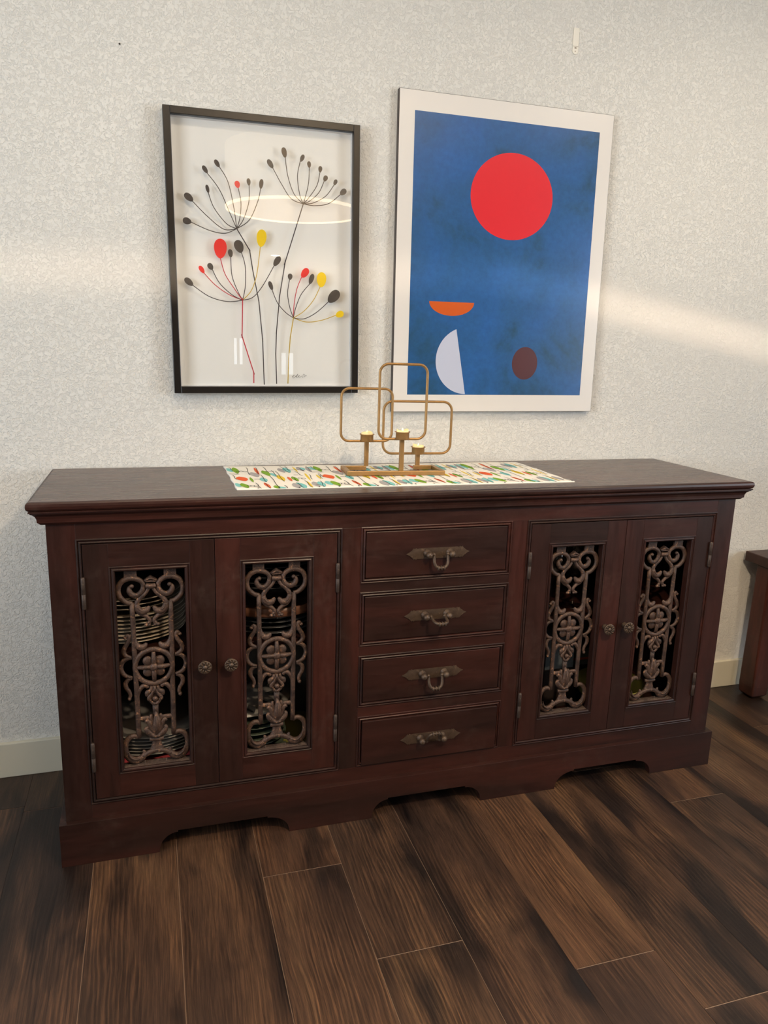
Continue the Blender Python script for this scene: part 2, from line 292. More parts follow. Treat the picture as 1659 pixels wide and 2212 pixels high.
RLN= [((-0.44, -0.053), (-0.444, -0.174)), ((-0.487, -0.048), (-0.482, -0.105)), ((-0.414, -0.056), (-0.419, -0.168)), ((-0.392, -0.049), (-0.389, -0.144)), ((-0.378, -0.109), (-0.375, -0.208)), ((-0.368, -0.119), (-0.369, -0.276)), ((-0.344, -0.044), (-0.335, -0.151)), ((-0.33, -0.046), (-0.329, -0.133)), ((-0.271, -0.052), (-0.272, -0.159)), ((-0.297, -0.069), (-0.29, -0.138)), ((-0.416, -0.177), (-0.414, -0.278)), ((-0.394, -0.197), (-0.394, -0.366)), ((-0.444, -0.29), (-0.439, -0.374)), ((-0.422, -0.293), (-0.417, -0.37)), ((-0.337, -0.213), (-0.335, -0.281)), ((-0.343, -0.296), (-0.334, -0.381)), ((-0.288, -0.193), (-0.293, -0.262)), ((-0.316, -0.275), (-0.315, -0.369)), ((-0.278, -0.288), (-0.285, -0.374)), ((-0.212, -0.059), (-0.217, -0.166)), ((-0.378, -0.33), (-0.373, -0.383)), ((-0.489, -0.177), (-0.485, -0.236)), ((-0.264, -0.196), (-0.265, -0.257)), ((-0.317, -0.135), (-0.309, -0.208))]
RRING= [(-0.47, -0.12), (-0.461, -0.117), (-0.451, -0.122), (-0.465, -0.333), (-0.457, -0.334), (-0.448, -0.333), (-0.322, -0.241), (-0.314, -0.25)]

# ------------------------------------------------------------------ camera
cam = bpy.data.objects.new('camera', bpy.data.cameras.new('camera')); COL.objects.link(cam)
cam.location = (-0.68855, -2.16598, 1.23782); cam.rotation_euler = (1.3537, -0.02912, -0.2987)
cam.data.sensor_fit = 'AUTO'; cam.data.sensor_width = 36; cam.data.lens = 1611.04/2212*36; cam.data.clip_start = .02
scene.camera = cam

# ------------------------------------------------------------------ room shell
XL, XR, YB, ZC = -3.0, 3.4, -9.6, 2.52
def struct(o): o['kind'] = 'structure'; return o
def wall_with_holes(name, axis, pos, a0, a1, holes, thick):
    """wall in plane axis=pos spanning a0..a1 and 0..ZC, with rectangular holes (a,b,z0,z1)"""
    m = MB()
    def bx(p, q, z0, z1):
        if q-p < 1e-4 or z1-z0 < 1e-4: return
        if axis == 'x': m.box(pos, pos+thick, p, q, z0, z1)
        else: m.box(p, q, pos, pos+thick, z0, z1)
    cur = a0
    for a, b, z0, z1 in sorted(holes):
        bx(cur, a, 0, ZC); bx(a, b, 0, z0); bx(a, b, z1, ZC); cur = b
    bx(cur, a1, 0, ZC)
    return struct(m.build(name, WALL))
WINL = (-2.75, -1.25, .85, 2.15); WINR = (-3.5, -1.9, .85, 2.15); WINF = [(.50, .72, .94, 1.42), (1.22, 1.50, .80, 1.22)]
m = MB(); m.box(XL-.15, XR+.15, 0, .12, 0, ZC); struct(m.build('wall_back', WALL))
wall_with_holes('wall_left', 'x', XL, YB, 0, [WINL], -.12)
wall_with_holes('wall_right', 'x', XR, YB, 0, [WINR], .12)
wall_with_holes('wall_front', 'y', YB, XL-.15, XR+.15, WINF, -.12)
m = MB(); m.box(XL-.15, XR+.15, YB-.15, .12, ZC, ZC+.1); struct(m.build('ceiling', CEIL))
m = MB(); m.box(XL, XR, -.015, 0, 0, .1044); struct(m.build('baseboard_back', TRIM, bevel=.002))
def window(idx, axis, pos, a0, a1, z0, z1, side):
    m = MB(); w = .045; t = .07
    def bx(p, q, u, v, d0=0.0, d1=t):
        if axis == 'x': m.box(pos+side*d0, pos+side*d1, p, q, u, v)
        else: m.box(p, q, pos+side*d0, pos+side*d1, u, v)
    bx(a0, a0+w, z0, z1); bx(a1-w, a1, z0, z1); bx(a0, a1, z0, z0+w); bx(a0, a1, z1-w, z1)
    mid = (a0+a1)/2; bx(mid-.02, mid+.02, z0, z1, .02, .05)
    bx(a0-.05, a1+.05, z0-.03, z0, -.05, .03)
    o = struct(m.build('window_%d' % idx, TRIM, bevel=.002)); return o
window(1, 'x', XL, *WINL, -1); window(2, 'x', XR, *WINR, 1)
for i, wf in enumerate(WINF): window(3+i, 'y', YB, *wf, -1)

# floor: planks run towards the back wall; seams and butt joints where the photograph shows them
seams = {-1: -1.053, 0: -.861, 1: -.667, 2: -.4745, 3: -.283, 4: -.0905, 5: .1045, 6: .297, 7: .4905, 8: .678, 9: .866, 10: 1.059, 11: 1.250}
xs = [seams.get(k, -.861+.1925*k) for k in range(-12, 24)]
ends = {2: -.616, 3: -.920, 5: -1.054, 6: -1.205, 8: -.609, 11: -.308}
light_seams = {0, 1, 2, 3, 4}
m = MB(); L = 1.22
m.mi = 1; m.box(XL, XR, YB, 0, -.03, -.0012); m.mi = 2
dark = [k for k in range(-12, 24) if k not in light_seams]
for k in dark:
    x = xs[k+12]
    if XL < x < XR: m.box(x-.003, x+.003, YB, 0, -.0012, -.0009)
m.mi = 0
for i in range(len(xs)-1):
    k = i-12; x0, x1 = max(xs[i], XL), min(xs[i+1], XR)
    if x1-x0 < .01: continue
    g0 = .0008 if k in light_seams else .0004; g1 = .0008 if k+1 in light_seams else .0004
    e = ends.get(k, -random.uniform(.1, 1.2) - (1.25 if k in (0, 1, 4, 7, 9, 10) else 0))
    if k == 4: e = -1.55
    if k == 1: e = -1.30
    if k == 0: e = -1.42
    if k == 7: e = -1.62
    y = e
    while y < 0: y += L
    while y > YB:
        ya, yb = max(y-L, YB)+.0013, min(y, 0)-.0013
        if yb > ya: m.box(x0+g0, x1-g1, ya, yb, -.004, 0)
        y -= L
struct(m.build('floor', [FLOOR, SEAM, SEAMD]))

# ------------------------------------------------------------------ sideboard
side = thing('sideboard', 'wide dark reddish-brown wooden sideboard with iron grille doors and four drawers against the wall', 'sideboard', (0, -GAP, 0), (0, 0, YAW))
B = .9162; T = .018
m = MB()                                     # carcass
m.box(-B, -B+T, YF+.02, 0, .10, .845); m.box(B-T, B, YF+.02, 0, .10, .845)
m.box(-.236, -.220, YF+.02, -.008, .15, .84); m.box(.224, .240, YF+.02, -.008, .15, .84)
m.box(-B+T, B-T, YF+.02, -.008, .138, .152)
m.box(-B+T, B-T, -.008, 0, .10, .845)
m.box(-B+T, B-T, YF+.02, -.008, .840, .846)
m.build('carcass', WZ, side)
for xa, xb in ((-B+T, -.236), (.240, B-T)):
    m = MB(); m.box(xa, xb, -.39, -.009, .500, .515); m.build('shelf', WX, side, bevel=.001)
# face frame with beads round the openings
BEAD = [(-.0012, -.001), (-.0012, .0016), (.0008, .0026), (.0024, .0018), (.0030, -.0008), (.0042, -.0008), (.0052, .0022), (.0072, .0036), (.0092, .0026), (.0102, .0004), (.0105, -.013)]
ZB, ZT = .150, .8035
OPL, OPR = (-.857, -.252), (.2545, .8565)
DR = [(.660, .8035), (.4915, .6348), (.323, .4637), (.1525, .2942)]; DX = (-.202, .207)
m = MB(); yb = YF+.02
m.mi = 0
for a, b in ((-B, OPL[0]), (OPR[1], B)): m.box(a, b, YF, yb, .105, .842)
for a, b in ((OPL[1], DX[0]), (DX[1], OPR[0])): m.box(a, b, YF, yb, ZB, ZT)
m.mi = 1
m.box(OPL[0], OPR[1], YF, yb, ZT, .842)
m.box(OPL[0], OPR[1], YF, yb, .105, ZB)
zs = [(DR[1][1], DR[0][0]), (DR[2][1], DR[1][0]), (DR[3][1], DR[2][0]), (ZB, DR[3][0])]
for z0, z1 in zs: m.box(DX[0], DX[1], YF, yb, z0, z1)
m.build('face_frame', [WZ, WX], side, bevel=.0005)
m = MB()
for (x0, x1) in (OPL, OPR): m.bead(x0, x1, ZB, ZT, YF, BEAD)
for z0, z1 in DR: m.bead(DX[0], DX[1], z0, z1, YF, BEAD)
m.build('bead_moulding', WX, side)

# iron grille, drawn once in door coordinates (x from the door opening's centre)
def grille_mesh():
    m = MB(); Y = YF+.0165
    def T2(pts, r, sm=4, sq=.85, seg=10, both=True, dy=0):
        for s in ((1, -1) if both else (1,)): m.tube([(s*x, Y+dy, z) for x, z in pts], [q*1.10 for q in r] if not isinstance(r, float) else r*1.1, seg, sq, smooth_steps=sm)
    loop = [(.0412, .6838), (.0468, .6800), (.0478, .6730), (.0432, .6645), (.0324, .6605), (.0215, .6680), (.0165, .6810), (.0195, .6925), (.0310, .7005), (.0466, .7030), (.0630, .6960), (.0712, .6811), (.0705, .6638), (.0630, .6518), (.0528, .6440), (.0420, .6412)]
    T2(loop, [.0030, .0046, .0058, .0062, .0060, .0055, .0050, .0052, .0058, .0060, .0058, .0056, .0056, .0056, .0055, .0052])
    m.ball((.0418, Y-.002, .6840), .0052); m.ball((-.0418, Y-.002, .6840), .0052)
    for s in (1, -1):                         # fixing tabs
        m.box(s*.0300, s*.0578, Y-.004, Y+.002, .702, .728)
        m.box(s*.0300, s*.0578, Y-.0055, Y+.002, .7175, .7195)
    m.prism([(-.0155, .6965), (-.006, .7030), (0, .7070), (.006, .7030), (.0155, .6965), (.011, .6925), (-.011, .6925)], Y-.004, Y+.005)
    m.tube([(-.0125, Y-.004, .6965), (0, Y-.0065, .7020), (.0125, Y-.004, .6965)], .0022, 8)
    m.tube([(-.0105, Y-.0015, .6835), (0, Y-.0035, .6825), (.0105, Y-.0015, .6835)], [.0058, .0066, .0058], 12)
    heart = [(.0050, .6765), (.0120, .6650), (.0235, .6545), (.0315, .6430), (.0325, .6290), (.0250, .6165), (.0130, .6085), (.0052, .5995), (.0065, .5920), (.0130, .5875)]
    T2(heart, [.0036, .0040, .0048, .0056, .0056, .0052, .0046, .0042, .0042, .0034])
    for s in (1, -1):
        m.ball((s*.0125, Y-.002, .5882), (.0050, .0050, .0044)); m.ball((s*.0065, Y-.001, .5872), (.0036, .0045, .0036))
    T2([(.0325, .6395), (.0285, .6270), (.0205, .6215), (.0120, .6235), (.0070, .6290), (.0040, .6330)], [.0050, .0064, .0076, .0068, .0048, .0026], dy=-.003)
    T2([(.0300, .6360), (.0255, .6275), (.0195, .6240)], [.001, .0022, .001], dy=-.0085)
    # side bars
    for s in (1, -1):
        m.tube([(s*.0430, Y, .6430), (s*.0424, Y, .5100), (s*.0412, Y, .4100), (s*.0405, Y, .3010)], [.0058, .0060, .0060, .0062], 12, .95)
    T2([(.0405, .5560), (.0385, .5440), (.0325, .5345), (.0240, .5325), (.0175, .5370), (.0150, .5425)], [.0030, .0052, .0072, .0074, .0052, .0024], dy=-.001)
    # ring with four-petalled flower
    R = .0425; zc = .482
    m.tube([(R*math.cos(a), Y-.001, zc+R*1.02*math.sin(a)) for a in [2*PI*k/24 for k in range(24)]], .0062, 12, .9, close=True, smooth_steps=2)
    for sx in (1, -1):
        for sz in (1, -1):
            M = Matrix.Rotation(sx*sz*PI/4, 3, 'Y')
            m.ball((sx*.0122, Y+.001, zc+sz*.0128), (.0128, .0050, .0140), 14, 8, M)
    for dx, dz in ((1, 0), (-1, 0), (0, 1), (0, -1)):
        m.tube([(dx*.004, Y-.004, zc+dz*.004), (dx*.020, Y-.005, zc+dz*.020), (dx*.0365, Y-.001, zc+dz*.0365)], [.0046, .0058, .0046], 10)
    m.ball((0, Y-.006, zc), (.0100, .0062, .0100), 14, 8)
    # outer scrolls
    T2([(.0615, .5590), (.0560, .5640), (.0525, .5590), (.0550, .5480), (.0635, .5340), (.0665, .5220), (.0610, .5125), (.0505, .5075)], [.0032, .0042, .0046, .0048, .0052, .0052, .0048, .0042], sq=.8)
    m.ball((.0622, Y, .5583), .0042); m.ball((-.0622, Y, .5583), .0042)
    T2([(.0490, .5070), (.0600, .5060), (.0700, .4985), (.0745, .4840), (.0700, .4695), (.0610, .4610), (.0490, .4570)], [.0038, .0046, .0052, .0054, .0052, .0046, .0038], sq=.8)
    T2([(.0500, .4560), (.0600, .4520), (.0655, .4430), (.0640, .4320), (.0580, .4215), (.0560, .4120), (.0585, .4055)], [.0036, .0046, .0052, .0050, .0044, .0040, .0036], sq=.8)
    m.ball((.0582, Y, .4045), (.0046, .0046, .0052)); m.ball((-.0582, Y, .4045), (.0046, .0046, .0052))
    # curls and drop below the ring
    T2([(.0400, .4020), (.0385, .4130), (.0345, .4245), (.0270, .4330), (.0195, .4335), (.0155, .4280)], [.0028, .0040, .0048, .0052, .0050, .0038])
    m.prism([(0, .4340), (.011, .4325), (.0145, .4200), (.0195, .4120), (.0155, .3990), (.0090, .3920), (0, .3835), (-.0090, .3920), (-.0155, .3990), (-.0195, .4120), (-.0145, .4200), (-.011, .4325)], Y-.001, Y+.006)
    T2([(.0070, .4320), (.0090, .4220), (.0170, .4165), (.0180, .4080)], [.003, .0044, .0058, .0036], dy=-.003)
    T2([(.0020, .4250), (.0060, .4150), (.0130, .4060), (.0140, .3990), (.0080, .3960)], [.002, .0032, .0042, .0040, .0024], dy=-.004)
    T2([(.0130, .4020), (.0090, .3920), (.0010, .3850)], [.0030, .0036, .0036], dy=-.003)
    m.ball((0, Y-.006, .4010), (.0064, .0052, .0064)); m.tube([(0, Y-.004, .4330), (0, Y-.006, .4150)], [.004, .0018], 8, smooth_steps=1)
    m.tube([(0, Y+.001, .3880), (0, Y+.001, .3450)], [.0075, .0068], 10, .7, smooth_steps=1)
    T2([(.0075, .3482), (.0230, .3495), (.0400, .3490)], [.0052, .0050, .0056], sq=.7)
    # acanthus bouquet
    m.tube([(0, Y-.002, .3080), (.001, Y-.006, .3280), (.0025, Y-.006, .3480), (0, Y-.003, .3660)], [.0090, .0105, .0085, .0018], 12, .8)
    m.tube([(.001, Y-.013, .3200), (.0025, Y-.0145, .3400), (.001, Y-.010, .3570)], [.002, .003, .001], 8)
    T2([(.0040, .3120), (.0110, .3260), (.0150, .3380), (.0205, .3440), (.0240, .3400)], [.0060, .0066, .0058, .0048, .0030], dy=-.004)
    T2([(.0040, .3200), (.0085, .3400), (.0110, .3520), (.0095, .3580)], [.005, .0056, .0048, .0028], dy=-.001)
    T2([(.0020, .3060), (.0110, .3085), (.0195, .3165), (.0215, .3250), (.0165, .3260)], [.0060, .0074, .0070, .0052, .0030], dy=-.004)
    T2([(.0000, .3040), (.0070, .3060), (.0110, .3130)], [.003, .004, .002], dy=-.010)
    m.ball((0, Y-.001, .3080), (.0150, .0085, .0110), 14, 8)
    # collar, bell and arched foot
    m.tube([(-.0160, Y, .2935), (0, Y-.002, .2930), (.0160, Y, .2935)], [.0052, .0060, .0052], 12)
    m.tube([(0, Y, .2915), (0, Y, .2800), (0, Y, .2700), (0, Y, .2610)], [.0098, .0115, .0150, .0205], 16, .5)
    m.tube([(-.0320, Y-.001, .2500), (-.0180, Y-.003, .2600), (0, Y-.004, .2640), (.0180, Y-.003, .2600), (.0320, Y-.001, .2500)], [.0060, .0062, .0062, .0062, .0060], 12, .9)
    bl = [(.0405, .3010), (.0500, .3065), (.0610, .3035), (.0700, .2925), (.0728, .2760), (.0700, .2580), (.0605, .2455), (.0470, .2415), (.0350, .2470), (.0290, .2580), (.0325, .2660)]
    T2(bl, [.0050, .0054, .0058, .0060, .0062, .0068, .0078, .0084, .0076, .0052, .0022])
    T2([(.0655, .2700), (.0615, .2560), (.0500, .2475), (.0400, .2490)], [.001, .0022, .003, .001], dy=-.0085)
    return m
grm = grille_mesh(); gtmp = grm.build('door_grille', IRON); GRILLE = gtmp.data; bpy.data.objects.remove(gtmp)

# carved rosette knob
def knob_mesh():
    m = MB()
    m.lathe([(.0001, 0), (.0085, 0), (.0075, .004), (.0060, .010), (.0078, .016), (.0150, .0205), (.0165, .0235), (.0160, .0262), (.0135, .0258), (.0060, .0250), (.0045, .0285), (0, .0300)], seg=24, axis='y')
    for k in range(10):
        a = 2*PI*k/10+.2
        m.tube([(.006*math.cos(a), -.0258, .006*math.sin(a)), (.0145*math.cos(a+.35), -.0262, .0145*math.sin(a+.35))], [.0012, .0022], 6, smooth_steps=1)
    return m
kt = knob_mesh().build('door_knob', BRONZE); KNOB = kt.data; bpy.data.objects.remove(kt)
def hinge_mesh():
    m = MB(); m.lathe([(0, 0), (.0030, .0005), (.0046, .003), (.0048, .036), (.0044, .0365), (.0048, .037), (.0048, .073), (.0040, .0755), (0, .076)], seg=14); return m
ht = hinge_mesh().build('hinge', HINGE); HM = ht.data; bpy.data.objects.remove(ht)
def inst(me, name, parent, loc, rot=(0, 0, 0)):
    o = bpy.data.objects.new(name, me); COL.objects.link(o); o.parent = parent; o.location = loc; o.rotation_euler = rot; return o

DBEAD = [(-.0005, -.001), (-.0005, .0012), (.0012, .0020), (.0026, .0012), (.0032, -.0008), (.0044, -.0008), (.0056, .0018), (.0080, .0030), (.0104, .0018), (.0118, -.0004), (.0120, -.020)]
gap = .0012; iz0, iz1 = ZB+.0105+gap, ZT-.0105-gap
SILL = iron_mat('dusty_sill_wood', (.050, .030, .022), (.085, .056, .042), (.13, .09, .07), 0, .7, .3, 60)
doors = [(OPL[0]+.0105+gap, -.5575-gap*.6, -.703, -.5869, OPL[0]+.0100), (-.5575+gap*.6, OPL[1]-.0105-gap, -.4105, -.5254, OPL[1]-.0100),
         (OPR[0]+.0105+gap, .5585-gap*.6, .4110, .5178, OPR[0]+.0100), (.5585+gap*.6, OPR[1]-.0105-gap, .7035, .5815, OPR[1]-.0100)]
for x0, x1, cx, kx, hx in doors:
    yd = YF-.0008; yk = yd+.024
    a, b = cx-.0885, cx+.0885; z0, z1 = .2200, .7372
    m = MB(); m.mi = 0
    m.box(x0, a, yd, yk, iz0, iz1); m.box(b, x1, yd, yk, iz0, iz1); m.mi = 1
    m.box(a, b, yd, yk, iz0, z0); m.box(a, b, yd, yk, z1, iz1)
    m.mi = 0; m.bead(a, b, z0, z1, yd, DBEAD)
    m.mi = 2; m.box(a+.0118, b-.0118, yd+.004, yk+.004, z0+.0100, z0+.0122)
    for nx_ in (-.030, .020, .052): m.box(cx+nx_, cx+nx_+.0018, yd+.013, yd+.015, z0+.012, z0+.020)
    d = m.build('door', [WZ, WX, SILL], side, bevel=.0005)
    inst(GRILLE, 'door_grille', d, (cx, 0, 0)); inst(KNOB, 'door_knob', d, (kx, yd, .4840))
    inst(HM, 'hinge', d, (hx, YF-.0040, .641)); inst(HM, 'hinge', d, (hx, YF-.0040, .2350))

# drawers
def handle_plate_mesh():
    h = [(.0865, .0), (.079, .0035), (.071, .0095), (.0665, .0148), (.0640, .0128), (.0605, .0152), (.0565, .0128), (.0520, .0138), (.035, .0138), (.018, .0138), (0, .0138)]
    up = h; outline = up + [(-x, z) for x, z in up[::-1][1:]] + [(-x, -z) for x, z in up[1:]] + [(x, -z) for x, z in up[::-1][1:-1]]
    m = MB(); m.prism(outline, -.0022, 0)
    for s in (1, -1):
        m.lathe([(0, .0018), (.0100, .002), (.0105, .0040), (.0088, .0052), (.0080, .0080), (.0060, .0095), (.0052, .013), (.0052, .016)], (s*.0308, 0, .001), 'y', 18)
        m.ball((s*.0308, -.0205, 0), .0088, 16, 10)
    return m
pt = handle_plate_mesh().build('handle_plate', BRONZE, bevel=.0004); PLATE = pt.data; bpy.data.objects.remove(pt)
def bail_mesh():
    m = MB()
    m.tube([(-.0240, 0, 0), (-.0195, 0, .001), (-.0186, 0, -.009), (-.0178, 0, -.021), (-.0125, 0, -.0305), (0, 0, -.0340), (.0125, 0, -.0305), (.0178, 0, -.021), (.0186, 0, -.009), (.0195, 0, .001), (.0240, 0, 0)], [.0032, .0038, .0036, .0040, .0044, .0042, .0044, .0040, .0036, .0038, .0032], 10)
    for x in (-.0080, 0, .0080): m.ball((x, 0, -.0336), (.0034, .0068, .0068), 12, 8)
    m.ball((-.0190, 0, .0012), .0050); m.ball((.0190, 0, .0012), .0050)
    return m
bt = bail_mesh().build('drawer_pull', BRONZE); BAIL = bt.data; bpy.data.objects.remove(bt)
DW = [(.7290, 12, 0), (.5630, 76, .0), (.3985, 16, 0), (.2160, 148, .0065)]
for (z0, z1), (zh, ang, out) in zip(DR, DW):
    dz0 = z0+.0105+gap if not out else z0+.003; dx0 = DX[0]+.0105+gap; dx1 = DX[1]-.0105-gap
    m = MB(); m.box(dx0, dx1, YF-.0010-out, YF+.020, dz0, z1-.0105-gap)
    m.box(dx0+.012, dx1-.012, YF+.020, -.06, dz0+.006, z1-.03)
    d = m.build('drawer', WX, side, bevel=.0022)
    p = inst(PLATE, 'handle_plate', d, (.0020, YF-.0010-out, zh))
    inst(BAIL, 'drawer_pull', d, (.0020, YF-.0210-out, zh), (-math.radians(ang), 0, 0))

# cornice swept round left, front and right
def sweep3(m, prof, b, yf, yback=0.0):
    rows = []
    for o, z in prof:
        rows.append([m.bm.verts.new(p) for p in ((-b-o, yback, z), (-b-o, yf-o, z), (b+o, yf-o, z), (b+o, yback, z))])
    for A, Bq in zip(rows, rows[1:]):
        for k in range(3): m.face([A[k], A[k+1], Bq[k+1], Bq[k]])
    return rows
m = MB()
cz = [(0, .8405), (.0035, .8408), (.0080, .8420), (.0110, .8448), (.0125, .8470), (.0145, .8474), (.0145, .8500), (.0150, .8560), (.0175, .8622), (.0220, .8665), (.0262, .8688), (.0262, .8712), (.0290, .8716), (.0290, .8745)]
sc = [(o*.0338/.034, z) for o, z in cz]
r = sweep3(m, sc, B, YF)
m.face(r[-1]); m.face(r[0][::-1])
m.build('cornice', WX, side)
# top: two boards with the seam near the wall
def slab(m, y0, y1, nose):
    b = .95
    prof = [(0, -.0200), (.0045, -.0190), (.0075, -.0150), (.0082, -.0095), (.0072, -.0040), (.0045, -.0010), (0, 0)]
    rows = []
    for o, dz in prof:
        oo = o-.0082; z = H+dz
        rows.append([m.bm.verts.new(p) for p in ((-b-oo, y1, z), (-b-oo, y0-(oo if nose else 0), z), (b+oo, y0-(oo if nose else 0), z), (b+oo, y1, z))])
    m.mi = 1
    for A, Bq in zip(rows, rows[1:]):
        for k in range(4): m.face([A[k], A[(k+1) % 4], Bq[(k+1) % 4], Bq[k]])
    m.face(rows[0][::-1]); m.mi = 0; m.face(rows[-1])
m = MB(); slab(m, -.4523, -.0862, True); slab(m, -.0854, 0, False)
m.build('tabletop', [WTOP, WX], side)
# plinth with cut-out feet
PX, PY, PH = .9307, -.4388, .1118
arch = [(-.7060, -.6607, -.4392, -.3829), (-.1593, -.1154, .1097, .1578), (.3925, .4530, .6634, .7159)]
pts = [(-PX, 0)]
for a, b, c, d in arch:
    pts.append((a, 0)); pts.append((a, .004))
    for k in range(1, 9):
        t = PI/2*k/8; pts.append((b-(b-a)*math.cos(t)+.0, .004+.0455*math.sin(t)))
    pts += [(b, .0535), (c, .0535)]
    for k in range(8, 0, -1):
        t = PI/2*k/8; pts.append((c+(d-c)*math.cos(t), .004+.0455*math.sin(t)))
    pts += [(d, .004), (d, 0)]
pts += [(PX, 0), (PX, PH), (-PX, PH)]
m = MB(); m.prism(pts, PY, PY+.020)
sp = [(PY+.0202, 0), (PY+.09, 0), (PY+.10, .03), (PY+.13, .05), (-.12, .05), (-.09, .03), (-.08, 0), (0, 0), (0, PH), (PY+.0202, PH)]
for s in (-1, 1):
    m.prism(sp, s*PX, s*(PX-.02), 'x')
m.build('plinth', WX, side, bevel=.0007)

# ------------------------------------------------------------------ crockery inside the sideboard (built in room coordinates)
def L2W(x, y, z):
    return (x*math.cos(YAW)-y*math.sin(YAW), x*math.sin(YAW)+y*math.cos(YAW)-GAP, z)
def plate_mesh(name, R, h, mat, rim=.55):
    m = MB(); t = .0045
    m.lathe([(0, .002), (R*rim*.9, .002), (R*rim, .0), (R*rim*1.05, .002), (R*.99, h-.001), (R, h), (R*.985, h+.0012), (R*rim*1.05, .002+t), (R*rim*.9, .002+t), (0, .002+t)], seg=48); o = m.build(name, mat); return o
CREAM = plain('cream_glaze', (.34, .28, .21, 1), .35); SLATE = plain('dark_glaze', (.035, .033, .033, 1), .25)
PALE = plain('pale_glaze', (.20, .185, .165, 1), .35); SAGE = plain('green_glaze', (.05, .062, .042, 1), .4); OLIVE = plain('olive_glaze', (.22, .20, .05, 1), .3)
RED = plain('crimson_cloth', (.20, .015, .02, 1), .8); BLUEG = plain('grey_blue_card', (.10, .115, .12, 1), .7); TRAYW = plain('warm_tray_wood', (.13, .055, .03, 1), .4)
ORD = ['lowest', 'second', 'third', 'fourth', 'fifth', 'sixth', 'seventh', 'eighth', 'ninth', 'tenth', 'eleventh', 'twelfth']
def ordname(i, n): return 'topmost' if i == n-1 else ('lowest' if i == 0 else ORD[i]+' from the bottom')
def stack(name, n, R, h, mat, x, y, z, pitch, desc, cat, where, group, jitter=.003, rim=.55):
    proto = plate_mesh(name, R, h, mat, rim)
    for i in range(n):
        o = proto if i == 0 else proto.copy()
        if i: COL.objects.link(o)
        o.location = L2W(x+random.uniform(-jitter, jitter), y+random.uniform(-jitter, jitter), z+i*pitch)
        tag(o, '%s, %s of the stack %s' % (desc, ordname(i, n), where), cat, group)
stack('dinner_plate', 8, .136, .018, CREAM, -.756, -.245, .5155, .0092, 'cream dinner plate', 'plate', 'behind the leftmost grille', 'cream plates behind the leftmost grille')
stack('soup_plate', 3, .128, .024, CREAM, -.756, -.243, .5905, .0110, 'deep cream soup plate', 'plate', 'on the cream plates', 'soup plates behind the leftmost grille')
stack('serving_platter', 6, .142, .015, PALE, -.715, -.230, .2135, .0092, 'pale grey serving platter', 'platter', 'low behind the leftmost grille', 'platters behind the leftmost grille')
m = MB(); m.box(-.120, .115, -.12, .12, 0, .060); tag(m.build('folded_cloth', RED, loc=L2W(-.700, -.245, .1525), bevel=.012), 'folded crimson cloth under the pale platters behind the leftmost grille', 'cloth')
stack('side_plate', 4, .120, .014, SLATE, -.405, -.262, .5155, .0130, 'dark side plate', 'plate', 'under the round wooden tray', 'dark plates under the wooden tray')
m = MB(); m.lathe([(0, 0), (.147, 0), (.150, .004), (.150, .023), (.146, .025), (.143, .010), (0, .010)], seg=56)
tag(m.build('round_tray', TRAYW, loc=L2W(-.400, -.236, .5700)), 'round brown wooden tray between dark plates behind the second grille', 'tray')
m = MB(); m.lathe([(0, 0), (.05, 0), (.055, .004), (.105, .050), (.102, .051), (.05, .008), (0, .006)], seg=40)
tag(m.build('serving_bowl', SLATE, loc=L2W(-.400, -.240, .5805)), 'dark serving bowl on the round wooden tray', 'bowl')
stack('dark_platter', 6, .145, .015, SLATE, -.405, -.238, .6320, .0130, 'dark glazed platter', 'platter', 'over the round wooden tray', 'dark platters over the wooden tray')
# low in the second door: patterned plate, standing disc, olive bowl
m = MB(); m.lathe([(0, 0), (.08, 0), (.128, .010), (.130, .012), (.08, .004), (0, .004)], seg=48)
m.mi = 1
for k in range(9):
    a = 2*PI*k/9; c, s = math.cos(a), math.sin(a)
    m.poly([(.06*c, .06*s, .0105), (.085*c-.012*s, .085*s+.012*c, .0105), (.112*c, .112*s, .0125), (.085*c+.012*s, .085*s-.012*c, .0105)])
tag(m.build('patterned_plate', [PALE, SLATE], loc=L2W(-.480, -.250, .294)), 'pale plate with dark leaf pattern behind the second grille', 'plate')
stack('salad_plate', 9, .085, .016, SAGE, -.458, -.310, .1525, .0155, 'muted green salad plate', 'plate', 'under the leaf-patterned plate', 'green plates behind the second grille')
m = MB(); m.lathe([(0, 0), (.045, 0), (.05, .004), (.085, .052), (.082, .053), (.045, .008), (0, .006)], seg=40)
tag(m.build('cereal_bowl', OLIVE, loc=L2W(-.325, -.270, .1525)), 'small olive bowl low behind the second grille', 'bowl')
m = MB(); m.lathe([(0, 0), (.095, .002), (.125, .014), (.123, .016), (.09, .006), (0, .005)], seg=48)
tag(m.build('standing_plate', PALE, loc=L2W(-.365, -.12, .152+.1275), rot=(math.radians(82), 0, 0)), 'large pale plate standing on edge behind the second grille', 'plate')
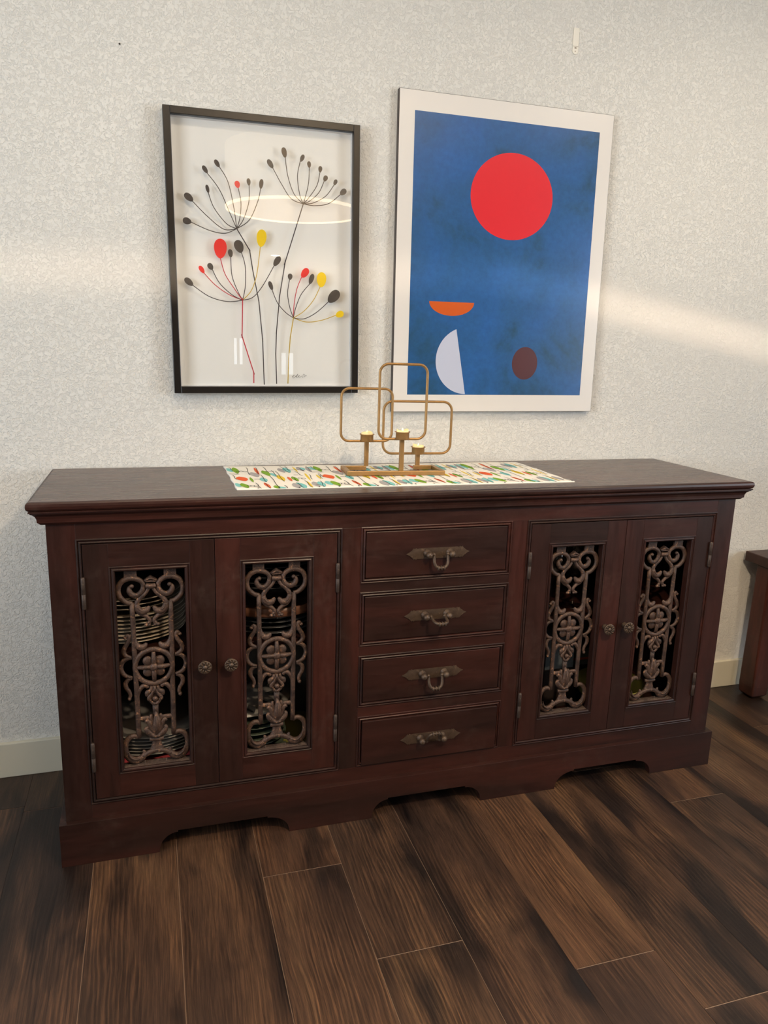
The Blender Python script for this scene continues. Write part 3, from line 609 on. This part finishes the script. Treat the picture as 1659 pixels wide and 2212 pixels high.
# right cupboard
def wineglass(x, y, z, label):
    m = MB(); m.lathe([(0, 0), (.034, .001), (.030, .003), (.005, .006), (.0035, .03), (.0035, .085), (.012, .095), (.034, .125), (.037, .150), (.031, .205), (.0300, .205), (.0355, .150), (.0325, .127), (.011, .099), (0, .096)], seg=32)
    tag(m.build('wine_glass', WINEG, loc=L2W(x, y, z)), label, 'glass', 'wine glasses behind the third grille')
wineglass(.390, -.335, .5153, 'clear wine glass standing behind the upper scrolls of the third grille, nearest its middle')
wineglass(.470, -.325, .5153, 'clear wine glass by the right edge of the third grille opening')
m = MB(); m.box(-.05, .05, -.035, .035, 0, .10); m.box(-.051, .051, -.036, .036, .098, .106)
tag(m.build('small_box', BLUEG, loc=L2W(.500, -.20, .2735), bevel=.002), 'small grey-blue box on a dark carton behind the third grille', 'box')
m = MB(); m.box(-.06, .06, -.05, .05, 0, .119); m.box(-.061, .061, -.051, .051, .117, .121)
tag(m.build('dark_carton', WDARK, loc=L2W(.500, -.20, .1525), bevel=.002), 'dark carton on the cupboard floor under the grey-blue box', 'carton')
m = MB(); m.lathe([(0, 0), (.05, 0), (.055, .004), (.100, .058), (.103, .090), (.100, .090), (.095, .060), (.05, .008), (0, .006)], seg=48)
tag(m.build('mixing_bowl', OLIVE, loc=L2W(.655, -.285, .1525)), 'yellow-green mixing bowl low behind the rightmost grille', 'bowl')
m = MB(); m.box(-.10, .10, -.07, .07, 0, .055); m.mi = 1; m.box(-.1005, .1005, -.0705, .0705, .018, .026); m.mi = 0; m.box(-.101, .101, -.071, .071, .050, .058)
tag(m.build('shallow_box', [BLUEG, plain('red_stripe', (.35, .06, .03, 1), .6)], loc=L2W(.690, -.095, .2440), bevel=.001), 'grey-blue box with a red stripe behind the rightmost grille', 'box')
m = MB(); m.box(-.11, .11, -.07, .07, 0, .088); m.box(-.111, .111, -.071, .071, .085, .0905)
tag(m.build('brown_carton', WDARK, loc=L2W(.690, -.095, .1525), bevel=.002), 'dark brown carton under the red-striped box', 'carton')

# ------------------------------------------------------------------ table runner
RUNW = (.80, .775, .71, 1)
def fabric(name, col):
    n = NM(name).set(Base_Color=col, Roughness=.85); n.b.inputs['Specular IOR Level'].default_value = .2
    v = n.coords((1, 1, 1)); n.bump(n.noise(v, 900, 2), .25, .0005); return n.m
FAB = [fabric('runner_cream', RUNW), fabric('runner_teal', srgb(122, 188, 188)), fabric('runner_green', srgb(118, 158, 48)), fabric('runner_red', srgb(208, 98, 62)),
       fabric('runner_yellow', srgb(218, 190, 62)), fabric('runner_grey', srgb(160, 158, 160)), fabric('runner_black', srgb(28, 26, 30)), fabric('runner_orange', srgb(214, 92, 50))]
RC = {'t': 1, 'g': 2, 'r': 3, 'y': 4, 'a': 5, 'k': 6, 'o': 7}
RX0, RX1 = -.4985, .4070
def rund(x, y):                              # gentle waves of the cloth
    edge = max(0, 1-abs(y+.378)/.05)
    return .0006*math.sin(x*23+1)+.0005*math.sin(x*9+y*14)+edge*(.0016*max(0, math.sin(x*13.5+2.0))**3) + .0009*math.exp(-((y+.170-.004*x)/.006)**2)
def ylo(x): return -.3700-.0135*(x-RX0)/(RX1-RX0)
def yhi(x): return -.0240-.0080*(x-RX0)/(RX1-RX0)
m = MB(); nx, ny = 110, 44; ZR = .0022
g = []
for i in range(nx+1):
    x = RX0+(RX1-RX0)*i/nx; row = []
    for j in range(ny+1):
        t = j/ny; y = ylo(x)+(yhi(x)-ylo(x))*t; row.append(m.bm.verts.new((x+.0012*math.sin(y*60)*(1 if i in (0, nx) else 0), y, ZR+rund(x, y))))
    g.append(row)
for i in range(nx):
    for j in range(ny): m.face([g[i][j], g[i+1][j], g[i+1][j+1], g[i][j+1]], True)
per = [g[i][0] for i in range(nx+1)]+[g[nx][j] for j in range(1, ny+1)]+[g[i][ny] for i in range(nx-1, -1, -1)]+[g[0][j] for j in range(ny-1, 0, -1)]
low = [m.bm.verts.new((v.co.x, v.co.y, .0002)) for v in per]
for i in range(len(per)): m.face([per[i], low[i], low[(i+1) % len(per)], per[(i+1) % len(per)]])
def onr(x, y, k=1): 
    x = min(max(x, RX0+.002), RX1-.002); y = min(max(y, ylo(x)+.0015), yhi(x)-.0015); return (x, y, ZR+rund(x, y)+.00016*k)
def rleaf(a, b, w, mi, k):
    m.mi = mi; ax, ay = a; bx, by = b; L = math.hypot(bx-ax, by-ay); ux, uy = (bx-ax)/L, (by-ay)/L
    w *= .64; n = 12; left, right = [], []
    for i in range(n+1):
        t = i/n; s = (math.sin(PI*t)**.75)*w/2*(1.15-.3*t); cx, cy = ax+(bx-ax)*t, ay+(by-ay)*t
        left.append((cx-uy*s, cy+ux*s)); right.append((cx+uy*s, cy-ux*s))
    for i in range(n):
        q = [left[i], right[i], right[i+1], left[i+1]]
        if i == 0: q = [left[0], right[1], left[1]]
        if i == n-1: q = [left[i], right[i], left[i+1]]
        m.poly([onr(x, y, k) for x, y in q])
def rline(a, b, w=.0015, k=5):
    m.mi = 6; n = 8; ax, ay = a; bx, by = b; L = math.hypot(bx-ax, by-ay) or 1; ux, uy = -(by-ay)/L*w/2, (bx-ax)/L*w/2
    for i in range(n):
        p = [(ax+(bx-ax)*t/n+.0015*math.sin(t*.8), ay+(by-ay)*t/n) for t in (i, i+1)]
        m.poly([onr(p[0][0]-ux, p[0][1]-uy, k), onr(p[0][0]+ux, p[0][1]+uy, k), onr(p[1][0]+ux, p[1][1]+uy, k), onr(p[1][0]-ux, p[1][1]-uy, k)])
def rring(c, r=.0045, w=.0011):
    m.mi = 6
    for i in range(10):
        a0, a1 = 2*PI*i/10, 2*PI*(i+1)/10
        m.poly([onr(c[0]+rr*math.cos(a), c[1]+1.6*rr*math.sin(a), 6) for rr, a in ((r, a0), (r+w, a0), (r+w, a1), (r, a1))])
PERIOD = .2282
for rep in range(0, 5):
    dx = rep*PERIOD
    for n_, (c, a, b, w) in enumerate(RSH):
        if rep and a[0] < -.4990+.001: pass
        if max(a[0], b[0])+dx+w/2 > RX1: continue
        if rep > 0 and a[0] > -.235: continue
        if rep == 0 and a[0] > -.262: continue
        rleaf((a[0]+dx, a[1]), (b[0]+dx, b[1]), w, RC[c], 1+(n_ % 4))
    for a, b in RLN:
        if max(a[0], b[0])+dx > RX1 or a[0] > -.262: continue
        rline((a[0]+dx, a[1]), (b[0]+dx, b[1]))
        e = (b[0]+dx, b[1]); 
    for c in RRING:
        if c[0]+dx < RX1-.01: rring((c[0]+dx, c[1]))
    for a, b in (((-.498, -.155), (-.470, -.160)), ((-.440, -.235), (-.425, -.238)), ((-.395, -.120), (-.372, -.123)), ((-.330, -.190), (-.318, -.192)), ((-.455, -.345), (-.440, -.347)), ((-.300, -.340), (-.288, -.343)), ((-.355, -.105), (-.300, -.110))):
        if b[0]+dx < RX1: rline((a[0]+dx, a[1]), (b[0]+dx, b[1]), .003)
for k in range(18):                          # hem dots on the front fold
    x = RX0+.05+k*.05; rline((x, ylo(x)+.001), (x+.004, ylo(x)+.012), .003)
tag(m.build('table_runner', FAB, loc=L2W(0, 0, H), rot=(0, 0, YAW), recalc=False), 'cream table runner with teal, green, red and yellow leaf pattern on the sideboard', 'table runner')

# ------------------------------------------------------------------ candle holder
CH = thing('candle_holder', 'brass candle holder with three open rounded frames standing on the patterned runner', 'candle holder', L2W(-.0550, -.2396, H+.0037), (0, 0, YAW-.068))
bar = .0122; DEP = .106; X0, X1 = -.1375, .1375
m = MB()
m.box(X0, X1, 0, bar, 0, bar)                                           # front bar
m.box(X0, X0+bar, bar, DEP, 0, bar); m.box(X1-bar, X1, bar, DEP, 0, bar)
m.box(X0+bar, -.0715+.006, DEP-bar, DEP, 0, bar); m.box(.0790-.006, X1-bar, DEP-bar, DEP, 0, bar)
m.build('base', BRASS, CH, bevel=.0012)
cups = [(-.0655, DEP-bar/2, .0815), (.0125, bar/2, .0990), (.0845, DEP-bar/2, .0455)]
for x, y, z in cups:
    m = MB(); m.box(x-.0058, x+.0058, y-.006, y+.006, bar-.001, z); m.build('post', BRASS, CH, bevel=.001)
    m = MB(); m.lathe([(0, 0), (.0175, 0), (.0182, .001), (.0182, .0180), (.0212, .0195), (.0212, .0207), (.0174, .0200), (.0168, .0022), (0, .0020)], (x, y-.0035, z), seg=36); m.build('candle_cup', BRASS, CH)
def rrect(x0, x1, z0, z1, r, y, n=8):
    P = []
    for cx, cz, a0 in ((x1-r, z1-r, 0), (x0+r, z1-r, 90), (x0+r, z0+r, 180), (x1-r, z0+r, 270)):
        for k in range(n+1): a = math.radians(a0+90*k/n); P.append((cx+r*math.cos(a), y, cz+r*math.sin(a)))
    return P
rings = [(-.1385, .0070, .0812, .2270, .023, DEP-bar/2+.004), (-.0520, .0790, .0985, .2975, .024, bar/2+.006), (-.0170, .1830, .0455, .1930, .026, DEP-bar/2+.006)]
for x0, x1, z0, z1, r, y in rings:
    m = MB(); m.tube(rrect(x0, x1, z0, z1, r, y), .0036, 10, close=True, smooth_steps=1); m.build('ring_frame', BRASS, CH)
WAX = NM('wax'); WAX.set(Base_Color=(.86, .74, .42, 1), Roughness=.45); WAX.b.inputs['Subsurface Weight'].default_value = .4; WAX.b.inputs['Subsurface Radius'].default_value = (.01, .006, .003)
WAX.b.inputs['Emission Color'].default_value = (1, .72, .22, 1); WAX.b.inputs['Emission Strength'].default_value = .22; WAX = WAX.m
FLAME = plain('led_flame', (.95, .85, .6, 1), .3, emis=(1, .78, .38, 1), es=.9)
for (x, y, z), lab in zip(cups, ('lit cream flameless tealight in the left brass cup', 'lit cream flameless tealight in the middle and tallest brass cup', 'lit cream flameless tealight in the right and lowest brass cup')):
    c = CH.matrix_basis if False else None
    a = YAW-.068; px, py = x, y-.0035; o0 = CH.location
    loc = (o0[0]+px*math.cos(a)-py*math.sin(a), o0[1]+px*math.sin(a)+py*math.cos(a), o0[2]+z+.0024)
    m = MB(); n = 32; rows = []
    for r_, hh in ((0, 0), (.0158, 0), (.0160, .0180)): rows.append((r_, hh))
    base = [m.bm.verts.new((.0160*math.cos(2*PI*k/n), .0160*math.sin(2*PI*k/n), 0)) for k in range(n)]
    hw = [.0232+.0020*math.sin(2*(2*PI*k/n)+1.2+x*30)+.0010*math.sin(3*(2*PI*k/n)) for k in range(n)]
    top_ = [m.bm.verts.new((.0160*math.cos(2*PI*k/n), .0160*math.sin(2*PI*k/n), hw[k])) for k in range(n)]
    inn = [m.bm.verts.new((.0138*math.cos(2*PI*k/n), .0138*math.sin(2*PI*k/n), hw[k]-.0006)) for k in range(n)]
    mid = [m.bm.verts.new((.0110*math.cos(2*PI*k/n), .0110*math.sin(2*PI*k/n), .0195)) for k in range(n)]
    cc = m.bm.verts.new((0, 0, .0190)); bb = m.bm.verts.new((0, 0, 0))
    for k in range(n):
        q = (k+1) % n
        for A, Bq in ((base, top_), (top_, inn), (inn, mid)): m.face([A[k], A[q], Bq[q], Bq[k]], True)
        m.face([mid[k], mid[q], cc], True); m.face([base[q], base[k], bb])
    t = m.build('tealight', WAX, loc=loc); tag(t, lab, 'candle', 'flameless tealights in the brass cups')
    m = MB(); m.lathe([(.0001, 0), (.0026, 0), (.0030, .002), (.0022, .0055), (.0006, .0090), (0, .0098)], seg=14); m.build('flame_tip', FLAME, t, loc=(0, 0, .0190))

# ------------------------------------------------------------------ framed print (left)
W1, H1_, R1 = .5175, .7210, .0118
c1 = (-.3713, 1.4628)
P1 = thing('framed_print', 'black framed dandelion print with red, yellow and dark seed heads, hung on the left', 'picture', (c1[0], 0, c1[1]), (-.0033, -R1, 0))
def loc1(x, z):                              # wall coordinates -> picture coordinates
    dx, dz = x-c1[0], z-c1[1]; return (dx*math.cos(R1)+dz*math.sin(R1), -dx*math.sin(R1)+dz*math.cos(R1))
fw = .0185; a, b = W1/2, H1_/2
m = MB(); yb_, yf_ = -.002, -.0335
m.box(-a, -a+fw, yf_, yb_, -b, b); m.box(a-fw, a, yf_, yb_, -b, b); m.box(-a+fw, a-fw, yf_, yb_, b-fw, b); m.box(-a+fw, a-fw, yf_, yb_, -b, -b+fw)
m.build('frame', BLACKF, P1, bevel=.0012)
INNERW = plain('shadow_box_lining', (.62, .62, .63, 1), .6)
m = MB(); m.box(-a+fw, a-fw, -.005, -.003, -b+fw, b-fw); m.mi = 1
e = .0012
m.box(-a+fw, -a+fw+e, -.019, -.005, -b+fw, b-fw); m.box(a-fw-e, a-fw, -.019, -.005, -b+fw, b-fw)
m.box(-a+fw+e, a-fw-e, -.019, -.005, b-fw-e, b-fw); m.box(-a+fw+e, a-fw-e, -.019, -.005, -b+fw, -b+fw+e)
m.build('backing', [WHITEB, INNERW], P1)
def ink(name, c): return plain(name, c, .5)
INK = {'g': ink('ink_umber', (.060, .046, .038, 1)), 'b': ink('ink_umber_glare', (.085, .055, .035, 1)), 'd': ink('ink_plum', (.040, .028, .028, 1)), 'D': ink('ink_dark_stem', (.035, .024, .026, 1)),  # lighter umber: pendant lamp's reflection painted into some seeds' ink
       'r': ink('ink_red', srgb(222, 36, 30)), 'R': ink('ink_crimson', srgb(190, 24, 44)), 'y': ink('ink_yellow', srgb(236, 200, 6)), 'Y': ink('ink_ochre', srgb(196, 162, 50))}
keys = list(INK)
m = MB(); YP = -.0195
def ribbon(pts, w, mi, y, w2=None):
    m.mi = mi; V = [Vector((p[0], p[1])) for p in pts]; Q = []
    for i in range(len(V)-1):
        p0, p1, p2, p3 = V[max(i-1, 0)], V[i], V[i+1], V[min(i+2, len(V)-1)]
        for k in range(8):
            t = k/8; Q.append(.5*((2*p1)+(-p0+p2)*t+(2*p0-5*p1+4*p2-p3)*t*t+(-p0+3*p1-3*p2+p3)*t**3))
    Q.append(V[-1]); L_, R_ = [], []
    for i, q in enumerate(Q):
        d = (Q[min(i+1, len(Q)-1)]-Q[max(i-1, 0)])
        d = d.normalized() if d.length > 1e-9 else Vector((1, 0)); n = Vector((-d.y, d.x))*w/2
        L_.append(m.bm.verts.new((q.x+n.x, y, q.y+n.y))); R_.append(m.bm.verts.new((q.x-n.x, y, q.y-n.y)))
    for i in range(len(Q)-1): m.face([L_[i], R_[i], R_[i+1], L_[i+1]])
def poly_ribbon(pts, w, mi, y):
    out = []
    for i in range(len(pts)-1):
        a_, b_ = pts[i], pts[i+1]; out += [a_, (a_[0]*.97+b_[0]*.03, a_[1]*.97+b_[1]*.03), (a_[0]*.03+b_[0]*.97, a_[1]*.03+b_[1]*.97)]
    ribbon(out+[pts[-1]], w, mi, y)
for i, (c, pts) in enumerate(STEMS):
    P = [loc1(*p) for p in pts]
    if c in 'DRY' and len(P) > 3 or c in 'RY': poly_ribbon(P, .0027, keys.index(c), YP-.00002*(i % 5))
    else: ribbon(P, .0021, keys.index({'r': 'R', 'y': 'Y'}.get(c, c)), YP-.00002*(i % 5))
for i, (c, x, z, ang, L, hw) in enumerate(SEEDS):
    m.mi = keys.index(c); cx, cz = loc1(x, z); ang -= R1; pts = []
    for k in range(28):
        t = 2*PI*k/28; u = math.cos(t)*L*1.05; v = math.sin(t)*hw*(1-.16*math.cos(t)); pts.append((cx+u*math.cos(ang)-v*math.sin(ang), YP-.0002, cz+u*math.sin(ang)+v*math.cos(ang)))
    m.poly(pts[::-1])
for s_ in SIG: ribbon([loc1(*p) for p in s_], .0008, keys.index('d'), YP-.0003)
pr = m.build('print', [INK[k] for k in keys], P1, recalc=False)
m = MB(); m.poly([(-a+fw, -.0215, -b+fw), (a-fw, -.0215, -b+fw), (a-fw, -.0215, b-fw), (-a+fw, -.0215, b-fw)]); m.build('glass', GLASS, P1)

# ------------------------------------------------------------------ blue poster board (right): plain generic stand-in for the artwork
W2, H2_, R2 = .6830, .8890, .0062
c2 = (.3412, 1.4957)
P2 = thing('mounted_poster', 'large blue abstract poster with a red disc and white border, right on the wall', 'picture', (c2[0], 0, c2[1]), (-.0041, -R2, 0))
def loc2(x, z):
    dx, dz = x-c2[0], z-c2[1]; return (dx*math.cos(R2)+dz*math.sin(R2), -dx*math.sin(R2)+dz*math.cos(R2))
a, b = W2/2, H2_/2
m = MB(); m.box(-a, a, -.0185, -.001, -b, b); m.build('board_edge', plain('dark_board_edge', (.03, .022, .02, 1), .35), P2, bevel=.0006)
def lac(nm, c, r=.28): return plain(nm, c, r, coat=.25)
PW = lac('poster_white', (.80, .765, .72, 1))
n = NM('poster_blue'); v = n.coords((1, 1, 1)); f1 = n.noise(v, 5, 5, .6, .4); f2 = n.noise(v, 60, 4, .7)
bc = n.ramp(f1, [(.30, srgb(36, 74, 100)), (.45, srgb(40, 88, 140)), (.7, srgb(42, 96, 164))]); bc = n.mix(1.0, bc, n.ramp(f2, [(.3, (.86, .86, .86)), (.7, (1.1, 1.1, 1.1))]), 'MULTIPLY')
n.link(bc, n.b.inputs['Base Color']); n.set(Roughness=.28); n.b.inputs['Coat Weight'].default_value = .25; PB = n.m
m = MB(); e = .0012; m.box(-a+e, a-e, -.0192, -.0183, -b+e, b-e)
m.mi = 1; xa, za = loc2(.0485, 1.1015); xb, zb_ = loc2(.6345, 1.8895)
q = lambda pts, y: m.poly([(x, y, z) for x, z in pts])
q([(xa, za), (xb, za), (xb, zb_), (xa, zb_)], -.0194)
def disc(x, z, rx, rz, mi, y, t0=0, t1=2*PI, rot=0):
    m.mi = mi; cx, cz = loc2(x, z); P = []
    full = abs(t1-t0-2*PI) < 1e-6; N = 64
    for k in range(N if full else N+1):
        t = t0+(t1-t0)*k/N; u, v_ = rx*math.cos(t), rz*math.sin(t); P.append((cx+u*math.cos(rot)-v_*math.sin(rot), cz+u*math.sin(rot)+v_*math.cos(rot)))
    q(P, y)
disc(.357, 1.684, .134, .121, 2, -.0196)
disc(.236, 1.205, .100, .100, 3, -.0196, PI*.62, PI*1.50, 0)
disc(.180, 1.376, .072, .040, 4, -.0196, PI, 2*PI, 0)
disc(.434, 1.202, .044, .050, 5, -.0196)
m.build('poster_face', [PW, PB, lac('poster_red', srgb(222, 42, 52)), lac('poster_chalk', srgb(196, 202, 222)), lac('poster_orange', srgb(206, 92, 34)), lac('poster_brown', srgb(84, 48, 52))], P2, recalc=False)

# ------------------------------------------------------------------ adhesive wall strip
m = MB(); w = .0090
out = [(w, .0700), (-w, .0700)] + [(w*math.cos(t)*1.03, .0095+.0095*math.sin(t)) for t in [PI+PI*k/12 for k in range(13)]]
m.prism(out, -.0022, 0)
hk = m.build('adhesive_strip', plain('strip_white', (.86, .82, .72, 1), .45), loc=(.5390, 0, 2.0950), rot=(0, 0, 0), bevel=.0004)
tag(hk, 'small white adhesive hanging strip stuck high on the wall above the blue poster', 'wall strip')
m = MB(); m.box(-.0030, .0030, -.0028, -.0020, .0150, .0185); m.ball((0, -.0022, .0080), (.0016, .0006, .0016), 8, 6); m.box(-.0092, .0092, -.0026, -.0020, .0205, .0213)
m.build('strip_slot', plain('slot_grey', (.25, .2, .16, 1), .6), hk)
# small nail hole mark left in the plaster
m = MB(); m.ball((-.7305, -.0008, 1.9540), (.0022, .0012, .0022), 10, 6); tag(m.build('wall_nail', HINGE), 'tiny dark nail in the plaster left of the dandelion print', 'nail')

# ------------------------------------------------------------------ side table at the right edge
TX, TZ = 1.395, .5430
tb = thing('side_table', 'heavy reddish-brown wooden side table cut off by the right edge, beside the sideboard', 'table', (TX+.35, -.30, 0))
def tl(x, y, z=0): return (x-(TX+.35), y+.30, z)
def tbx(m, x0, x1, y0, y1, z0, z1): m.box(x0-(TX+.35), x1-(TX+.35), y0+.30, y1+.30, z0, z1)
m = MB(); tbx(m, TX, TX+.70, -.58, -.020, TZ-.036, TZ); m.build('tabletop', WTABLEX, tb, bevel=.003)
m = MB(); tbx(m, TX+.06, TX+.64, -.525, -.505, TZ-.11, TZ-.036); tbx(m, TX+.06, TX+.64, -.100, -.080, TZ-.11, TZ-.036)
tbx(m, TX+.035, TX+.055, -.50, -.12, TZ-.11, TZ-.036); tbx(m, TX+.64, TX+.66, -.50, -.12, TZ-.11, TZ-.036); m.build('apron', WTABLEX, tb, bevel=.001)
for x in (1.403, TX+.617):
    for y in (-.066, -.470):
        m = MB(); s = .070
        xx = x-(TX+.35); yy = y+.30
        A = [(xx, yy-s), (xx+s, yy-s), (xx+s, yy), (xx, yy)]
        rows = []
        for zz, gr in ((0, -.010), (.012, .0), (.045, .0015), (.30, -.001), (TZ-.036, -.003)):
            cx_, cy_ = xx+s/2, yy-s/2
            rows.append([m.bm.verts.new((cx_+(px-cx_)*(1+gr/s*2), cy_+(py-cy_)*(1+gr/s*2), zz)) for px, py in A])
        for P_, Q_ in zip(rows, rows[1:]):
            for k in range(4): m.face([P_[k], P_[(k+1) % 4], Q_[(k+1) % 4], Q_[k]])
        m.face(rows[0][::-1]); m.face(rows[-1]); m.build('leg', WTABLE, tb, bevel=.006)

# ------------------------------------------------------------------ lamps: mirrored pendant and far downlight, plus two added downlights
pl = thing('pendant_lamp', 'wide cream drum pendant lamp mirrored as a glowing ring in the print glass', 'lamp', (.09, -2.10, 1.95))
SH = NM('lamp_shade'); SH.set(Base_Color=(.85, .75, .58, 1), Roughness=.8); SH.b.inputs['Emission Color'].default_value = (1, .78, .52, 1); SH.b.inputs['Emission Strength'].default_value = .9; SH = SH.m
RIM = plain('lamp_rim_glow', (.95, .85, .65, 1), .5, emis=(1, .80, .50, 1), es=9)
m = MB(); m.lathe([(.3655, .002), (.3655, .31)], seg=72); m.mi = 1; m.lathe([(.362, .31), (.362, .002)], seg=72); m.build('shade', [SH, plain('shade_lining', (.30, .25, .18, 1), .8)], pl)
m = MB(); m.lathe([(.358, .006), (.360, -.002), (.368, -.002), (.370, .010), (.366, .012)], seg=72); m.build('rim', RIM, pl)
m = MB(); [m.tube([(0, 0, .30), (.363*math.cos(k*2*PI/3), .363*math.sin(k*2*PI/3), .30)], .003, 6, smooth_steps=1) for k in range(3)]; m.build('shade_carrier', BLACKF, pl)
m = MB(); m.tube([(0, 0, .27), (0, 0, ZC-1.95)], .004, 8, smooth_steps=1); m.build('cord', BLACKF, pl)
DLE = plain('downlight_glow', (1, 1, 1, 1), .5, emis=(1, .86, .68, 1), es=25)
dls = [(-.75, -1.05, 'added recessed ceiling light out of view above the sideboard, nearest the left wall'), (1.25, -1.05, 'added recessed ceiling light out of view above the sideboard, nearest the right wall'), (1.07, -8.9, 'recessed ceiling light far behind, mirrored in the print glass')]  # first two are added, unseen, to warm the wall
for x, y, lab in dls:
    d = thing('recessed_ceiling_light', lab, 'ceiling light', (x, y, ZC), group='recessed ceiling lights')
    m = MB(); m.lathe([(.065, -.001), (.085, -.004), (.090, -.001)], seg=36); m.build('trim_ring', TRIM, d)
    m = MB(); m.lathe([(0, -.002), (.066, -.002)], seg=36); m.build('lens', DLE, d)

def area(name, loc, size, energy, color, rot, spread=180, target=None):
    l = bpy.data.lights.new(name, 'AREA'); l.shape = 'RECTANGLE'; l.size, l.size_y = size; l.energy = energy; l.color = color; l.spread = math.radians(spread)
    o = bpy.data.objects.new(name, l); COL.objects.link(o); o.location = loc
    if target is not None: o.rotation_euler = (Vector(target)-Vector(loc)).to_track_quat('-Z', 'Y').to_euler()
    else: o.rotation_euler = rot
    return o
EXPOSURE = .06
# daylight through the windows
area('daylight_left_window', (XL-.04, (WINL[0]+WINL[1])/2, 1.5), (1.4, 1.22), 25, (.86, .93, 1.0), None, 105, target=(1.7, 0, 1.35))
area('daylight_right_window', (XR+.04, (WINR[0]+WINR[1])/2, 1.5), (1.5, 1.22), 19, (.86, .93, 1.0), None, 95, target=(-.75, 0, 1.40))
for wf in WINF: area('daylight_far_window', ((wf[0]+wf[1])/2, YB-.04, (wf[2]+wf[3])/2), (wf[1]-wf[0]-.08, wf[3]-wf[2]-.08), .9, (.82, .92, 1.0), None, target=((wf[0]+wf[1])/2, 0, (wf[2]+wf[3])/2))
# light from the lamps
l = bpy.data.lights.new('pendant_bulb', 'POINT'); l.shadow_soft_size = .05; l.energy = 112; l.color = (1, .80, .58)
o = bpy.data.objects.new('pendant_bulb', l); COL.objects.link(o); o.location = (.09, -2.10, 2.165)
for x, y, lab in dls[:2]:  # warm fill from the two added downlights
    l = bpy.data.lights.new('added_downlight', 'AREA'); l.shape = 'DISK'; l.size = .12; l.energy = 4 if x < 0 else 9; l.color = (1, .84, .64)
    o = bpy.data.objects.new('added_downlight', l); COL.objects.link(o); o.location = (x, y, ZC-.006)
# low sun slipping through narrow slits of the blinds behind the photographer
def beam(name, c, zc, x, tilt, w, h, energy, spread, col, y=-3.6, dz=.10):
    o = area(name, (x, y, zc+dz), (w, h), energy, col, None, spread, target=(c, 0, zc)); o.rotation_euler.rotate_axis('Z', math.radians(tilt)); return o
beam('sun_slit_left', -.55, 1.424, -.65, 2.2, 1.9, .012, .11, 3.0, (1, .80, .58))
beam('sun_slit_right', .98, 1.352, 1.08, -9.5, 1.3, .012, .12, 2.6, (1, .82, .60))

w = bpy.data.worlds.new('world'); scene.world = w; w.use_nodes = True
w.node_tree.nodes['Background'].inputs[0].default_value = (.75, .85, 1, 1); w.node_tree.nodes['Background'].inputs[1].default_value = .6
vs = scene.view_settings
scene.display_settings.display_device = 'sRGB'; vs.view_transform = 'Standard'; vs.look = 'None'; vs.gamma = 1; vs.use_curve_mapping = False; vs.exposure = EXPOSURE
scene.cycles.max_bounces = 8; scene.cycles.transparent_max_bounces = 12; scene.cycles.use_denoising = True
scene.cycles.sample_clamp_indirect = 6
